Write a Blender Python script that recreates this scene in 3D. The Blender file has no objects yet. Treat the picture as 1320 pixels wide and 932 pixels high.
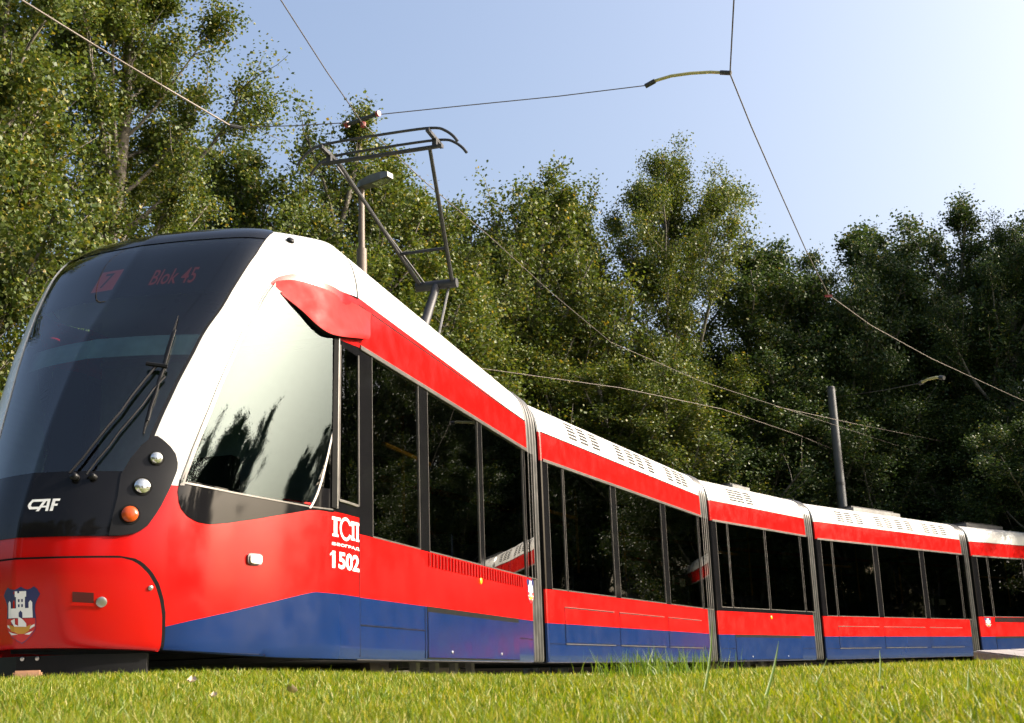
import bpy, bmesh, math, random
import numpy as np
from mathutils import Matrix, Vector
random.seed(7); RNG = np.random.default_rng(7)
C = bpy.context.scene.collection
sc = bpy.context.scene

# ------------------------------------------------------------------ camera
FPX, PITCH, ROLL = 1600.0, 0.251505, 0.035244
CAMZ = 0.122                                     # lens just above the lawn
cp, sp_ = math.cos(PITCH), math.sin(PITCH)
cr_, sr_ = math.cos(ROLL), math.sin(ROLL)
R0 = Vector((1, 0, 0)); U0 = Vector((0, -sp_, cp)); FW = Vector((0, cp, sp_))
RIGHT = R0*cr_ - U0*sr_; UP = R0*sr_ + U0*cr_
cd = bpy.data.cameras.new('camera'); cam = bpy.data.objects.new('camera', cd); C.objects.link(cam)
m = Matrix.Identity(4)
for i in range(3):
    m[i][0] = RIGHT[i]; m[i][1] = UP[i]; m[i][2] = -FW[i]
m.translation = (0, 0, CAMZ); cam.matrix_world = m
cd.sensor_fit = 'HORIZONTAL'; cd.sensor_width = 36; cd.lens = 36*FPX/1320
cd.clip_start = 0.05; cd.clip_end = 3000
cd.dof.use_dof = True; cd.dof.focus_distance = 9.0; cd.dof.aperture_fstop = 13
sc.camera = cam

# ------------------------------------------------------------------ light
SUN_AZ, SUN_EL = math.radians(88), math.radians(28.5)    # azimuth from +Y towards +X
w = bpy.data.worlds.new('World'); sc.world = w; w.use_nodes = True
nt = w.node_tree; nt.nodes.clear()
sky = nt.nodes.new('ShaderNodeTexSky'); sky.sky_type = 'NISHITA'; sky.sun_disc = False
sky.sun_elevation = SUN_EL; sky.sun_rotation = SUN_AZ
sky.air_density = 1.0; sky.dust_density = 9.5; sky.ozone_density = 1.5; sky.altitude = 100
bg = nt.nodes.new('ShaderNodeBackground'); bg.inputs[1].default_value = 0.15
wo = nt.nodes.new('ShaderNodeOutputWorld')
nt.links.new(sky.outputs[0], bg.inputs[0]); nt.links.new(bg.outputs[0], wo.inputs[0])
sl = bpy.data.lights.new('sun', 'SUN'); sl.energy = 4.3; sl.angle = math.radians(0.53); sl.color = (1, 0.90, 0.76)
so = bpy.data.objects.new('sun', sl); C.objects.link(so)
sd = Vector((math.sin(SUN_AZ)*math.cos(SUN_EL), math.cos(SUN_AZ)*math.cos(SUN_EL), math.sin(SUN_EL)))
so.rotation_euler = sd.to_track_quat('Z', 'Y').to_euler(); so.location = (30, 20, 40)
vs = sc.view_settings
vs.view_transform = 'Standard'; vs.look = 'None'; vs.exposure = 1.28; vs.gamma = 1.0; vs.use_curve_mapping = False

# ------------------------------------------------------------------ pixel helpers
def ray(x, y):
    d = FW + RIGHT*((x-660)/FPX) + UP*((466-y)/FPX)
    return d.normalized()
def at_z(x, y, z):
    d = ray(x, y); k = (z-CAMZ)/d.z
    return Vector((0, 0, CAMZ)) + d*k
def at_d(x, y, dist):                            # point on the ray at a plan distance
    d = ray(x, y); k = dist/math.hypot(d.x, d.y)
    return Vector((0, 0, CAMZ)) + d*k
def project(P):                                  # (n,3) array -> (n,2)
    Q = np.asarray(P, float)-np.array([0, 0, CAMZ])
    X = Q@np.array(RIGHT); Y = Q@np.array(UP); D = Q@np.array(FW)
    return np.stack([660+FPX*X/D, 466-FPX*Y/D], -1)

# ------------------------------------------------------------------ materials
def newmat(name):
    mt = bpy.data.materials.new(name); mt.use_nodes = True
    return mt, mt.node_tree, mt.node_tree.nodes['Principled BSDF']
def noise_mix(nt, bs, c1, c2, scale, detail=4, coord='Object', sock='Base Color', lo=.35, hi=.65):
    tc = nt.nodes.new('ShaderNodeTexCoord'); n = nt.nodes.new('ShaderNodeTexNoise')
    n.inputs['Scale'].default_value = scale; n.inputs['Detail'].default_value = detail
    nt.links.new(tc.outputs[coord], n.inputs['Vector'])
    r = nt.nodes.new('ShaderNodeValToRGB')
    r.color_ramp.elements[0].position = lo; r.color_ramp.elements[1].position = hi
    r.color_ramp.elements[0].color = c1; r.color_ramp.elements[1].color = c2
    nt.links.new(n.outputs['Fac'], r.inputs[0])
    nt.links.new(r.outputs[0], bs.inputs[sock])
    return r
def c4(c): return (c[0], c[1], c[2], 1)
def paint(name, col, rough=.2, coat=.10, spec=.28, dirt=.12, bump=.0):
    mt, nt, bs = newmat(name)
    d = tuple(v*(1-dirt)+.02*dirt for v in col)
    noise_mix(nt, bs, c4(d), c4(col), 2.3, 6)
    bs.inputs['Coat Weight'].default_value = coat; bs.inputs['Coat Roughness'].default_value = .06
    bs.inputs['Specular IOR Level'].default_value = spec
    rr = noise_mix(nt, bs, (rough*.75,)*3+(1,), (rough*1.35,)*3+(1,), 5, 5, sock='Roughness')
    if bump:
        tc = nt.nodes.new('ShaderNodeTexCoord'); n = nt.nodes.new('ShaderNodeTexNoise'); n.inputs['Scale'].default_value = 1.1
        n.inputs['Detail'].default_value = 2
        b = nt.nodes.new('ShaderNodeBump'); b.inputs['Strength'].default_value = bump; b.inputs['Distance'].default_value = .05
        nt.links.new(tc.outputs['Object'], n.inputs['Vector']); nt.links.new(n.outputs['Fac'], b.inputs['Height'])
        nt.links.new(b.outputs[0], bs.inputs['Normal']); nt.links.new(b.outputs[0], bs.inputs['Coat Normal'])
    return mt
def plain(name, col, rough=.5, metal=0., spec=.5, vary=.2, scale=6):
    mt, nt, bs = newmat(name)
    noise_mix(nt, bs, c4([v*(1-vary) for v in col]), c4([min(1, v*(1+vary*.5)) for v in col]), scale)
    bs.inputs['Roughness'].default_value = rough; bs.inputs['Metallic'].default_value = metal
    bs.inputs['Specular IOR Level'].default_value = spec
    return mt
def glass(name, tint, ior=1.6, wave=.0, rough=0.0, coat=(1, 1, 1)):
    mt = bpy.data.materials.new(name); mt.use_nodes = True; nt = mt.node_tree; nt.nodes.clear()
    out = nt.nodes.new('ShaderNodeOutputMaterial'); mix = nt.nodes.new('ShaderNodeMixShader')
    tr = nt.nodes.new('ShaderNodeBsdfTransparent'); tr.inputs[0].default_value = c4(tint)
    gl = nt.nodes.new('ShaderNodeBsdfGlossy'); gl.inputs['Roughness'].default_value = rough; gl.inputs[0].default_value = c4(coat)
    fr = nt.nodes.new('ShaderNodeFresnel'); fr.inputs[0].default_value = ior
    nt.links.new(fr.outputs[0], mix.inputs[0]); nt.links.new(tr.outputs[0], mix.inputs[1]); nt.links.new(gl.outputs[0], mix.inputs[2])
    nt.links.new(mix.outputs[0], out.inputs[0])
    if wave:
        tc = nt.nodes.new('ShaderNodeTexCoord'); n = nt.nodes.new('ShaderNodeTexNoise'); n.inputs['Scale'].default_value = .9
        n.inputs['Detail'].default_value = 1
        b = nt.nodes.new('ShaderNodeBump'); b.inputs['Strength'].default_value = wave; b.inputs['Distance'].default_value = .05
        nt.links.new(tc.outputs['Object'], n.inputs['Vector']); nt.links.new(n.outputs['Fac'], b.inputs['Height'])
        nt.links.new(b.outputs[0], gl.inputs['Normal'])
    return mt
M = {}
M['red'] = paint('red_paint', (.44, .0045, .004), bump=.02, dirt=.05)
M['redm'] = paint('red_fairing_paint', (.42, .012, .011), rough=.5, coat=.0, spec=.1, dirt=.05)
M['blue'] = paint('blue_paint', (.004, .018, .078), bump=.02, dirt=.12)
M['white'] = paint('white_paint', (.60, .59, .565), rough=.3, coat=.25, dirt=.06)
M['black'] = plain('black_gloss_panel', (.006, .006, .007), .06, 0, .2, vary=.1)
M['satin'] = plain('black_satin_plastic', (.007, .007, .008), .4, 0, .22)
M['rubber'] = plain('black_rubber', (.008, .008, .008), .8, 0, .08)
M['slot'] = plain('louvre_shadow_grey', (.02, .02, .02), .7, 0, .2)
M['alu'] = plain('aluminium', (.52, .5, .47), .32, .9)
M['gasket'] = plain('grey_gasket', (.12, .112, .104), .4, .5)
M['bellow'] = plain('grey_bellows', (.10, .098, .095), .3, .4, vary=.3)
M['steel'] = plain('dark_steel', (.05, .05, .052), .5, .6)
M['galv'] = plain('galvanised_steel', (.16, .16, .16), .5, .5)
M['mast'] = plain('mast_paint', (.06, .062, .066), .55, .2, vary=.1)
M['pole'] = plain('pole_paint', (.13, .10, .08), .6, 0., vary=.06, scale=2)
M['chrome'] = plain('chrome', (.75, .73, .7), .15, 1.0, vary=.1)
M['iglass'] = glass('window_glass', (.15, .16, .155), 1.7, .03)
M['cglass'] = glass('cab_side_glass', (.26, .33, .32), 1.5, .0, 0., (.68, .85, .90))
M['wglass'] = glass('windshield_glass', (.52, .72, .72), 1.62, .01)
M['interior'] = plain('interior_grey', (.22, .22, .21), .6)
M['cabgrey'] = plain('cab_lining', (.32, .35, .34), .6)
M['floor'] = plain('interior_floor', (.06, .06, .065), .7)
M['seat'] = plain('seat_fabric', (.03, .05, .14), .8)
M['yellow'] = plain('yellow_rail', (.72, .33, .02), .35)
M['decalw'] = plain('white_decal', (.8, .8, .78), .4, vary=.05)
M['navy'] = plain('navy_decal', (.012, .02, .10), .35, vary=.1)
M['dred'] = plain('red_decal', (.55, .015, .015), .35, vary=.1)
M['dkred'] = plain('recess_shade_red', (.06, .004, .004), .4)
M['gold'] = plain('gold_decal', (.55, .28, .03), .4, vary=.15)
M['orange'] = plain('orange_lens', (.34, .05, .006), .2)
M['ylens'] = plain('yellow_lens', (.8, .4, .02), .2)
M['lens'] = plain('clear_lens', (.7, .7, .66), .08, .85, vary=.15, scale=60)
M['copper'] = plain('contact_wire', (.10, .085, .075), .5, .6)
M['insul'] = plain('insulator_rod', (.36, .33, .14), .4, vary=.05)
M['redins'] = plain('red_insulator', (.20, .03, .025), .4)
M['concrete'] = plain('concrete', (.30, .29, .28), .85, scale=14)
M['slab'] = plain('paving_slab', (.27, .25, .25), .85, scale=9)
M['rail'] = plain('rail_steel', (.12, .10, .09), .4, .7)
M['brick'] = plain('brown_brick', (.36, .20, .12), .85, scale=20)
M['paper'] = plain('paper', (.6, .58, .48), .7, vary=.05)
M['deadleaf'] = plain('dead_leaf', (.42, .32, .24), .7, scale=40)
mt, nt2, bs = newmat('led_text'); bs.inputs['Base Color'].default_value = (.05, .005, .004, 1)
bs.inputs['Emission Color'].default_value = (1, .07, .03, 1); bs.inputs['Emission Strength'].default_value = .05; M['led'] = mt
# tree bark
mt, nt2, bs = newmat('poplar_bark'); noise_mix(nt2, bs, (.05, .042, .032, 1), (.19, .17, .14, 1), 5, 8); bs.inputs['Roughness'].default_value = .85; M['bark'] = mt
def leafmat(name, stops, trans=.35, rough=.5):
    mt = bpy.data.materials.new(name); mt.use_nodes = True; nt = mt.node_tree; nt.nodes.clear()
    out = nt.nodes.new('ShaderNodeOutputMaterial')
    geo = nt.nodes.new('ShaderNodeNewGeometry'); r = nt.nodes.new('ShaderNodeValToRGB')
    cr = r.color_ramp
    while len(cr.elements) < len(stops): cr.elements.new(.5)
    for e, (p, c) in zip(cr.elements, stops): e.position = p; e.color = c4(c)
    nt.links.new(geo.outputs['Random Per Island'], r.inputs[0])
    bs = nt.nodes.new('ShaderNodeBsdfPrincipled'); bs.inputs['Roughness'].default_value = rough
    bs.inputs['Specular IOR Level'].default_value = .3
    tl = nt.nodes.new('ShaderNodeBsdfTranslucent')
    hs = nt.nodes.new('ShaderNodeHueSaturation'); hs.inputs['Value'].default_value = 1.5; hs.inputs['Hue'].default_value = .485; hs.inputs['Saturation'].default_value = 1.1
    mix = nt.nodes.new('ShaderNodeMixShader'); mix.inputs[0].default_value = trans
    nt.links.new(r.outputs[0], bs.inputs['Base Color']); nt.links.new(r.outputs[0], hs.inputs['Color']); nt.links.new(hs.outputs[0], tl.inputs[0])
    nt.links.new(bs.outputs[0], mix.inputs[1]); nt.links.new(tl.outputs[0], mix.inputs[2]); nt.links.new(mix.outputs[0], out.inputs[0])
    return mt
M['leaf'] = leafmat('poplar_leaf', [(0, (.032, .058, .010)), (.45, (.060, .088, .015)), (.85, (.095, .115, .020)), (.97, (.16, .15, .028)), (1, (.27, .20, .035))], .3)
M['leaf_shade'] = leafmat('shaded_poplar_leaf', [(0, (.018, .038, .010)), (.6, (.034, .060, .014)), (.93, (.06, .085, .018)), (1, (.15, .13, .03))], .25)  # poplar leaf with the shade of the backlit trees put into its colour
M['grass'] = leafmat('grass_blade', [(0, (.06, .12, .006)), (.4, (.12, .175, .012)), (.75, (.20, .22, .02)), (.93, (.30, .27, .05)), (1, (.45, .40, .18))], .4, .45)
M['tallgrass'] = leafmat('tall_grass_blade', [(0, (.05, .10, .010)), (.6, (.09, .16, .014)), (1, (.19, .24, .035))], .35, .45)
mt, nt2, bs = newmat('lawn_soil'); noise_mix(nt2, bs, (.07, .10, .018, 1), (.17, .20, .04, 1), 7, 8); bs.inputs['Roughness'].default_value = .9; M['lawn'] = mt

# ------------------------------------------------------------------ mesh helpers
class MB:
    def __init__(s, single=False): s.v = []; s.f = []; s.m = []; s.mats = []; s.single = single; s.tw = None
    def side(s, sg):                                  # geometry of the other flank goes to a twin object
        if sg > 0 or s.single: return s
        if s.tw is None: s.tw = MB()
        return s.tw
    def mi(s, mat):
        if mat not in s.mats: s.mats.append(mat)
        return s.mats.index(mat)
    def add(s, vs_, fs, mat):
        b = len(s.v); k = s.mi(mat)
        s.v += [tuple(float(c) for c in p) for p in vs_]
        for f in fs: s.f.append(tuple(b+i for i in f)); s.m.append(k)
        return s
    def box(s, x0, x1, y0, y1, z0, z1, mat):
        P = [(x, y, z) for z in (z0, z1) for y in (y0, y1) for x in (x0, x1)]
        return s.add(P, [(0, 2, 3, 1), (4, 5, 7, 6), (0, 1, 5, 4), (2, 6, 7, 3), (0, 4, 6, 2), (1, 3, 7, 5)], mat)
    def tube(s, pts, r, mat, n=8, caps=True):
        pts = [Vector(p) for p in pts]; N = len(pts)
        rs = r if isinstance(r, (list, tuple)) else [r]*N
        vs_ = []; fs = []
        prev = None
        for i, p in enumerate(pts):
            d = (pts[min(i+1, N-1)]-pts[max(i-1, 0)]).normalized()
            a = prev if prev is not None else (Vector((0, 0, 1)) if abs(d.z) < .9 else Vector((1, 0, 0)))
            u = (a-d*a.dot(d)).normalized(); v = d.cross(u); prev = u
            for k in range(n):
                t = 2*math.pi*k/n; vs_.append(p+(u*math.cos(t)+v*math.sin(t))*rs[i])
        for i in range(N-1):
            for k in range(n):
                a = i*n+k; b = i*n+(k+1) % n; fs.append((a, b, b+n, a+n))
        if caps:
            fs.append(tuple(range(n-1, -1, -1))); fs.append(tuple((N-1)*n+k for k in range(n)))
        return s.add(vs_, fs, mat)
    def bar(s, p, q, w_, h_, mat, upv=(0, 0, 1)):
        p = Vector(p); q = Vector(q); d = (q-p).normalized(); u = Vector(upv); sd_ = d.cross(u).normalized(); u = sd_.cross(d)
        P = []
        for c in (p, q):
            for a, b in ((-1, -1), (1, -1), (1, 1), (-1, 1)): P.append(c+sd_*a*w_/2+u*b*h_/2)
        return s.add(P, [(3, 2, 1, 0), (4, 5, 6, 7), (0, 1, 5, 4), (1, 2, 6, 5), (2, 3, 7, 6), (3, 0, 4, 7)], mat)
    def disc(s, c, nrm, r, depth, mat, n=20, dome=0.):
        c = Vector(c); nr = Vector(nrm).normalized(); a = Vector((0, 0, 1)) if abs(nr.z) < .9 else Vector((1, 0, 0))
        u = a.cross(nr).normalized(); v = nr.cross(u); vs_ = []; fs = []
        rings = [(r, 0), (r, depth), (r*.8, depth+dome*.6), (r*.45, depth+dome*.9)]
        for rr, dd in rings:
            for k in range(n):
                t = 2*math.pi*k/n; vs_.append(c+nr*dd+(u*math.cos(t)+v*math.sin(t))*rr)
        vs_.append(c+nr*(depth+dome))
        for i in range(len(rings)-1):
            for k in range(n): fs.append((i*n+k, i*n+(k+1) % n, (i+1)*n+(k+1) % n, (i+1)*n+k))
        b = (len(rings)-1)*n
        for k in range(n): fs.append((b+k, b+(k+1) % n, len(vs_)-1))
        return s.add(vs_, fs, mat)
    def grid(s, G, mat, flip=False, closed=False):            # G rows x cols x 3
        R_, K = G.shape[:2]; vs_ = G.reshape(-1, 3); fs = []
        for i in range(R_-1):
            for k in range(K if closed else K-1):
                k2 = (k+1) % K; q = (i*K+k, i*K+k2, (i+1)*K+k2, (i+1)*K+k)
                fs.append(q[::-1] if flip else q)
        return s.add(vs_, fs, mat)
    def build(s, name, parent=None, smooth=False, auto=None, matrix=None):
        me = bpy.data.meshes.new(name); me.from_pydata(s.v, [], s.f)
        for mt in s.mats: me.materials.append(mt)
        me.polygons.foreach_set('material_index', s.m)
        me.polygons.foreach_set('use_smooth', [bool(smooth)]*len(s.f)); me.update()
        if smooth:
            try: me.set_sharp_from_angle(angle=math.radians(auto or 40))
            except Exception: pass
        o = bpy.data.objects.new(name, me); C.objects.link(o)
        if parent is not None: o.parent = parent
        if matrix is not None: o.matrix_world = matrix
        if s.tw: s.tw.build(name, parent, smooth, auto)
        return o
def tag(o, label=None, cat=None, group=None, kind=None):
    if label: o['label'] = label
    if cat: o['category'] = cat
    if group: o['group'] = group
    if kind: o['kind'] = kind
    return o
def empty(name, loc=(0, 0, 0), rz=0.):
    o = bpy.data.objects.new(name, None); C.objects.link(o); o.location = loc; o.rotation_euler = (0, 0, rz); o.empty_display_size = .2
    return o
def sstep(x): x = np.clip(x, 0, 1); return x*x*(3-2*x)
def crom(P, n):
    P = np.array(P, float); mm = len(P); Q = np.vstack([2*P[0]-P[1], P, 2*P[-1]-P[-2]])
    u = np.linspace(0, mm-1, n); i = np.minimum(u.astype(int), mm-2); k = (u-i)[:, None]
    p0, p1, p2, p3 = Q[i], Q[i+1], Q[i+2], Q[i+3]
    return .5*((2*p1)+(-p0+p2)*k+(2*p0-5*p1+4*p2-p3)*k**2+(-p0+3*p1-3*p2+p3)*k**3)

# ------------------------------------------------------------------ track geometry (plan of the tram's near side)
NB = [(-1.1467, 8.9840), (.1266, 13.5715), (.3046, 14.2194), (2.9584, 20.0715), (3.2136, 20.6293), (5.4483, 23.6913), (5.7862, 24.2399), (10.1919, 28.8954), (10.6029, 29.3841)]
A5 = math.radians(40.5); NB.append((NB[8][0]+6.9*math.cos(A5), NB[8][1]+6.9*math.sin(A5)))
H = 1.17; ZB = 0.30                                   # half width, underside of the skirts
LV = dict(bot=0., blue=.434, win=.81, wtop=2.282, rw=2.62)
class Mod: pass
MODS = []
for i in range(5):
    q = Mod(); a = Vector(NB[2*i]); b = Vector(NB[2*i+1]); q.L = (a-b).length
    q.hd = (a-b).normalized(); q.left = Vector((-q.hd.y, q.hd.x))
    q.org = a - q.left*H                             # local x=0 at the front end, centreline
    q.rz = math.atan2(q.hd.y, q.hd.x); MODS.append(q)
    q.mw = Matrix.Translation((q.org.x, q.org.y, 0)) @ Matrix.Rotation(q.rz, 4, 'Z')
def side_xh(i, x, y, off=0.):                        # pixel -> (local x, height) on a section's near side
    q = MODS[i]; d = ray(x, y); n = Vector((q.left.x, q.left.y, 0)); p0 = Vector((q.org.x, q.org.y, 0))+n*(H+off)
    o = Vector((0, 0, CAMZ)); k = (p0-o).dot(n)/d.dot(n); P = o+d*k
    return (P-p0).dot(Vector((q.hd.x, q.hd.y, 0))), P.z-ZB
PATH = [MODS[0].org+MODS[0].hd*30]
for q in MODS: PATH += [q.org, q.org-q.hd*q.L]
PATH.append(PATH[-1]-MODS[4].hd*40)
PNP = np.array([(p.x, p.y) for p in PATH])
# smooth the centreline of the track
seg = np.r_[0, np.cumsum(np.linalg.norm(np.diff(PNP, axis=0), axis=1))]
uu = np.linspace(0, seg[-1], 220)
TRK = np.stack([np.interp(uu, seg, PNP[:, 0]), np.interp(uu, seg, PNP[:, 1])], 1)
def track_dist(x, y):
    x = np.asarray(x, float).ravel(); y = np.asarray(y, float).ravel(); out = np.empty(len(x))
    for k in range(0, len(x), 20000):
        dx = x[k:k+20000, None]-TRK[None, :, 0]; dy = y[k:k+20000, None]-TRK[None, :, 1]
        out[k:k+20000] = np.sqrt((dx*dx+dy*dy).min(1))
    return out
def ground_z(x, y):                                  # lawn: camera lies in a shallow dip
    x = np.asarray(x, float); y = np.asarray(y, float); shp = np.broadcast(x, y).shape
    x = np.broadcast_to(x, shp); y = np.broadcast_to(y, shp)
    z = (.10+.08*sstep((.9-x)/3.0))*sstep((y-.6)/4.4) + .007*np.sin(x*1.3+.5)*np.cos(y*.9) + .005*np.sin(x*3.1+y*2.3)
    d = track_dist(x, y).reshape(shp)
    return z*np.where(y > 3, sstep((d-1.05)/.3), 1.) + np.where(y > 3, .03*(1-sstep((d-1.05)/.3)), 0.)

# ------------------------------------------------------------------ ground
def make_ground():
    xs = np.r_[np.linspace(-400, -14, 14), np.arange(-13, 25, .28), np.linspace(25.5, 400, 16)]
    ys = np.r_[np.linspace(-300, -6, 10), np.arange(-5, 40, .28), np.linspace(41, 500, 16)]
    X, Y = np.meshgrid(xs, ys); Z = ground_z(X, Y)
    mb = MB(); mb.grid(np.stack([X, Y, Z], -1), M['lawn'])
    return tag(mb.build('lawn', smooth=True, auto=180), 'mown green lawn around the tram track', kind='structure')
make_ground()
def offset_path(pts, d):
    out = []
    for i in range(len(pts)):
        t = pts[min(i+1, len(pts)-1)]-pts[max(i-1, 0)]; t = t/np.linalg.norm(t); out.append(pts[i]+np.array([-t[1], t[0]])*d)
    return np.array(out)
def sweep_rect(mb, path, d0, d1, z0, z1, mat):
    a = offset_path(path, d0); b = offset_path(path, d1); n = len(path)
    G = np.zeros((n, 4, 3))
    G[:, 0, :2] = a; G[:, 0, 2] = z0; G[:, 1, :2] = b; G[:, 1, 2] = z0; G[:, 2, :2] = b; G[:, 2, 2] = z1; G[:, 3, :2] = a; G[:, 3, 2] = z1
    mb.grid(G, mat, closed=True); return mb
bed = sweep_rect(MB(), TRK, 1.02, -1.02, -.05, .055, M['concrete']).build('track_bed'); tag(bed, 'concrete bed under the tram rails', kind='structure')
for sgn in (1, -1):
    r = sweep_rect(MB(), TRK, sgn*.5+.03, sgn*.5-.03, .06, .12, M['rail']).build('rail'); tag(r, 'steel tram rail under the tram', kind='structure')
# kerb on the near side of the curve, from the first joint on (TRK runs from the front to the back: near side is its right)
k0 = int(np.argmin(np.linalg.norm(TRK-np.array([-.6, 11.8]), axis=1)))
def near_side_sign():
    o = offset_path(TRK, 1.0); return 1 if np.linalg.norm(o[k0]) < np.linalg.norm(TRK[k0]) else -1
NS = near_side_sign()
kerb = sweep_rect(MB(), TRK[k0:170], NS*1.36, NS*1.24, .0, .165, M['slab']).build('track_kerb'); tag(kerb, 'low concrete kerb beside the tram track', kind='structure')

# ------------------------------------------------------------------ tram: cross section and nose surface
PR = np.array([(0, .03, 2.17), (.05, .0, 2.2), (.43, 0, 2.24), (.7, 0, 2.24), (.9, 0, 2.2), (1.1, 0, 2.13), (1.5, 0, 1.97), (2.0, 0, 1.72), (2.28, 0, 1.53), (2.62, .01, 1.27), (2.8, .05, 1.11), (2.92, .12, .97), (2.99, .22, .84), (3.03, .38, .66), (3.05, .75, .36), (3.052, H, .18)])
PLN = np.array([(0, 0), (.45, .006), (.9, .12), (1.35, .265), (1.72, .40), (1.95, .60), (2.13, .88), (2.22, H)])
prf = crom(PR, 500); pln = crom(PLN, 300); prf[:, 1] = np.clip(prf[:, 1], 0, H); prf[-1, 1] = H
I5 = np.arange(500)/499.; I3 = np.arange(300)/299.
def NZ0(s, g):
    s = np.asarray(s, float); g = np.asarray(g, float)
    tp = np.interp(s, I3, pln[:, 0]); wp = np.interp(s, I3, pln[:, 1])
    h, ins, T = [np.interp(g, I5, prf[:, k]) for k in range(3)]
    pw = 1+.8*np.clip((T-.85)/.6, 0, 1); t = tp-(2.22-T)*(np.clip(tp, 0, 2.3)/2.22)**pw; y = H-(ins+wp*(H-ins)/H)
    h = h + .11*sstep((h-2.3)/.6)*(1-.5*sstep(s)) + np.clip(1-h/.6, 0, 1)*(.10*sstep((s-.1)/.9))
    return np.stack([t, y, h+ZB], -1)
def NZ(s, g, off=0., sgn=1):                          # nose surface point in local (x forward, y left, z up)
    s, g = np.broadcast_arrays(np.asarray(s, float), np.asarray(g, float))
    P = NZ0(s, g); e = 3e-3
    s1 = np.clip(s+e, 0, 1); s0 = np.clip(s-e, 0, 1); g1 = np.clip(g+e, 0, 1); g0 = np.clip(g-e, 0, 1)
    n = np.cross(NZ0(s0, g)-NZ0(s1, g), NZ0(s, g1)-NZ0(s, g0)); L = np.linalg.norm(n, axis=-1, keepdims=True)
    n = n/np.maximum(L, 1e-9)
    flipm = (n[..., 1:2]*1+n[..., 0:1]+n[..., 2:3] < 0); n = np.where(flipm, -n, n)
    P = P+n*np.asarray(off, float)[..., None] if np.ndim(off) else P+n*off
    P = P.copy(); P[..., 1] *= sgn
    return P
def to_world(i, P):
    q = MODS[i]; P = np.asarray(P)
    out = np.empty(P.shape); out[..., 0] = q.org.x+q.hd.x*P[..., 0]+q.left.x*P[..., 1]; out[..., 1] = q.org.y+q.hd.y*P[..., 0]+q.left.y*P[..., 1]; out[..., 2] = P[..., 2]
    return out
_sg = np.linspace(0, 1, 301); _gg = np.linspace(0, .97, 501)
_S, _G = np.meshgrid(_sg, _gg); _W = to_world(0, NZ(_S, _G)); _PX = project(_W)
_n = to_world(0, NZ(_S, _G, .01))-_W; _vis = ((np.array([0, 0, CAMZ])-_W)*_n).sum(-1) > 0
def inv(x, y):                                        # pixel -> (s, g) on the visible half of the nose
    d = (_PX[..., 0]-x)**2+(_PX[..., 1]-y)**2+np.where(_vis, 0, 1e6); k = np.unravel_index(np.argmin(d), d.shape)
    s, g = _sg[k[1]], _gg[k[0]]
    for _ in range(6):
        e = 1e-3; p = project(to_world(0, NZ0(s, g))); a = (project(to_world(0, NZ0(s+e, g)))-p)/e; b = (project(to_world(0, NZ0(s, g+e)))-p)/e
        J = np.array([a, b]).T
        try: st = np.linalg.solve(J, np.array([x, y])-p)
        except Exception: break
        s2, g2 = s+np.clip(st[0], -.02, .02), g+np.clip(st[1], -.02, .02)
        s, g = min(max(s2, 0), 1), min(max(g2, 0), .97)
    return s, g
def trace(pts): return np.array([inv(*p) for p in pts])
GH = lambda h: float(np.interp(h, prf[:, 0]+.11*sstep((prf[:, 0]-2.3)/.6), I5))
def rows(g0, g1, n): return np.linspace(g0, g1, n)
def s_of_g(tr):                                       # curve as s(g)
    o = np.argsort(tr[:, 1]); return lambda g: np.interp(g, tr[o, 1], tr[o, 0])
def g_of_s(tr):
    o = np.argsort(tr[:, 0]); return lambda s: np.interp(s, tr[o, 0], tr[o, 1])
def rim(mb, G0, G1, mat, flip):
    loop0 = np.concatenate([G0[0, :], G0[1:, -1], G0[-1, -2::-1], G0[-2:0:-1, 0]]); loop1 = np.concatenate([G1[0, :], G1[1:, -1], G1[-1, -2::-1], G1[-2:0:-1, 0]])
    mb.grid(np.stack([loop0, loop1]), mat, flip=flip, closed=True)
def row_patch(mb, g, s0, s1, ncol, off, mat, sides=(1, -1), to_center=False, thick=.012):
    """region given per row by [s0,s1]; built on both flanks, or across the centre"""
    g = np.asarray(g); k = np.linspace(0, 1, ncol)
    S = np.asarray(s0)[:, None]+(np.asarray(s1)-np.asarray(s0))[:, None]*k[None]; G = np.repeat(g[:, None], ncol, 1)
    if to_center:
        def full(o):
            a = NZ(S, G, o); b = NZ(S, G, o, -1)[:, ::-1][:, 1:]; return np.concatenate([a, b], 1)
        A = full(off); mb.grid(A, mat, flip=True)
        if thick: rim(mb, A, full(off-thick), mat, False)
        return mb
    for sg in sides:
        A = NZ(S, G, off, sg); tg = mb.side(sg); tg.grid(A, mat, flip=sg > 0)
        if thick: rim(tg, A, NZ(S, G, off-thick, sg), mat, sg < 0)
    return mb
def col_patch(mb, s, g0, g1, nrow, off, mat, sides=(1, -1), thick=.012, to_center=False):
    s = np.asarray(s); k = np.linspace(0, 1, nrow)
    G = np.asarray(g0)[None]+(np.asarray(g1)-np.asarray(g0))[None]*k[:, None]; S = np.repeat(s[None], nrow, 0)
    if to_center:
        def full(o):
            a = NZ(S, G, o); b = NZ(S, G, o, -1)[:, ::-1][:, 1:]; return np.concatenate([a, b], 1)
        A = full(off); mb.grid(A, mat, flip=True)
        if thick: rim(mb, A, full(off-thick), mat, False)
        return mb
    for sg in sides:
        A = NZ(S, G, off, sg); tg = mb.side(sg); tg.grid(A, mat, flip=sg > 0)
        if thick: rim(tg, A, NZ(S, G, off-thick, sg), mat, sg < 0)
    return mb

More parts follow.
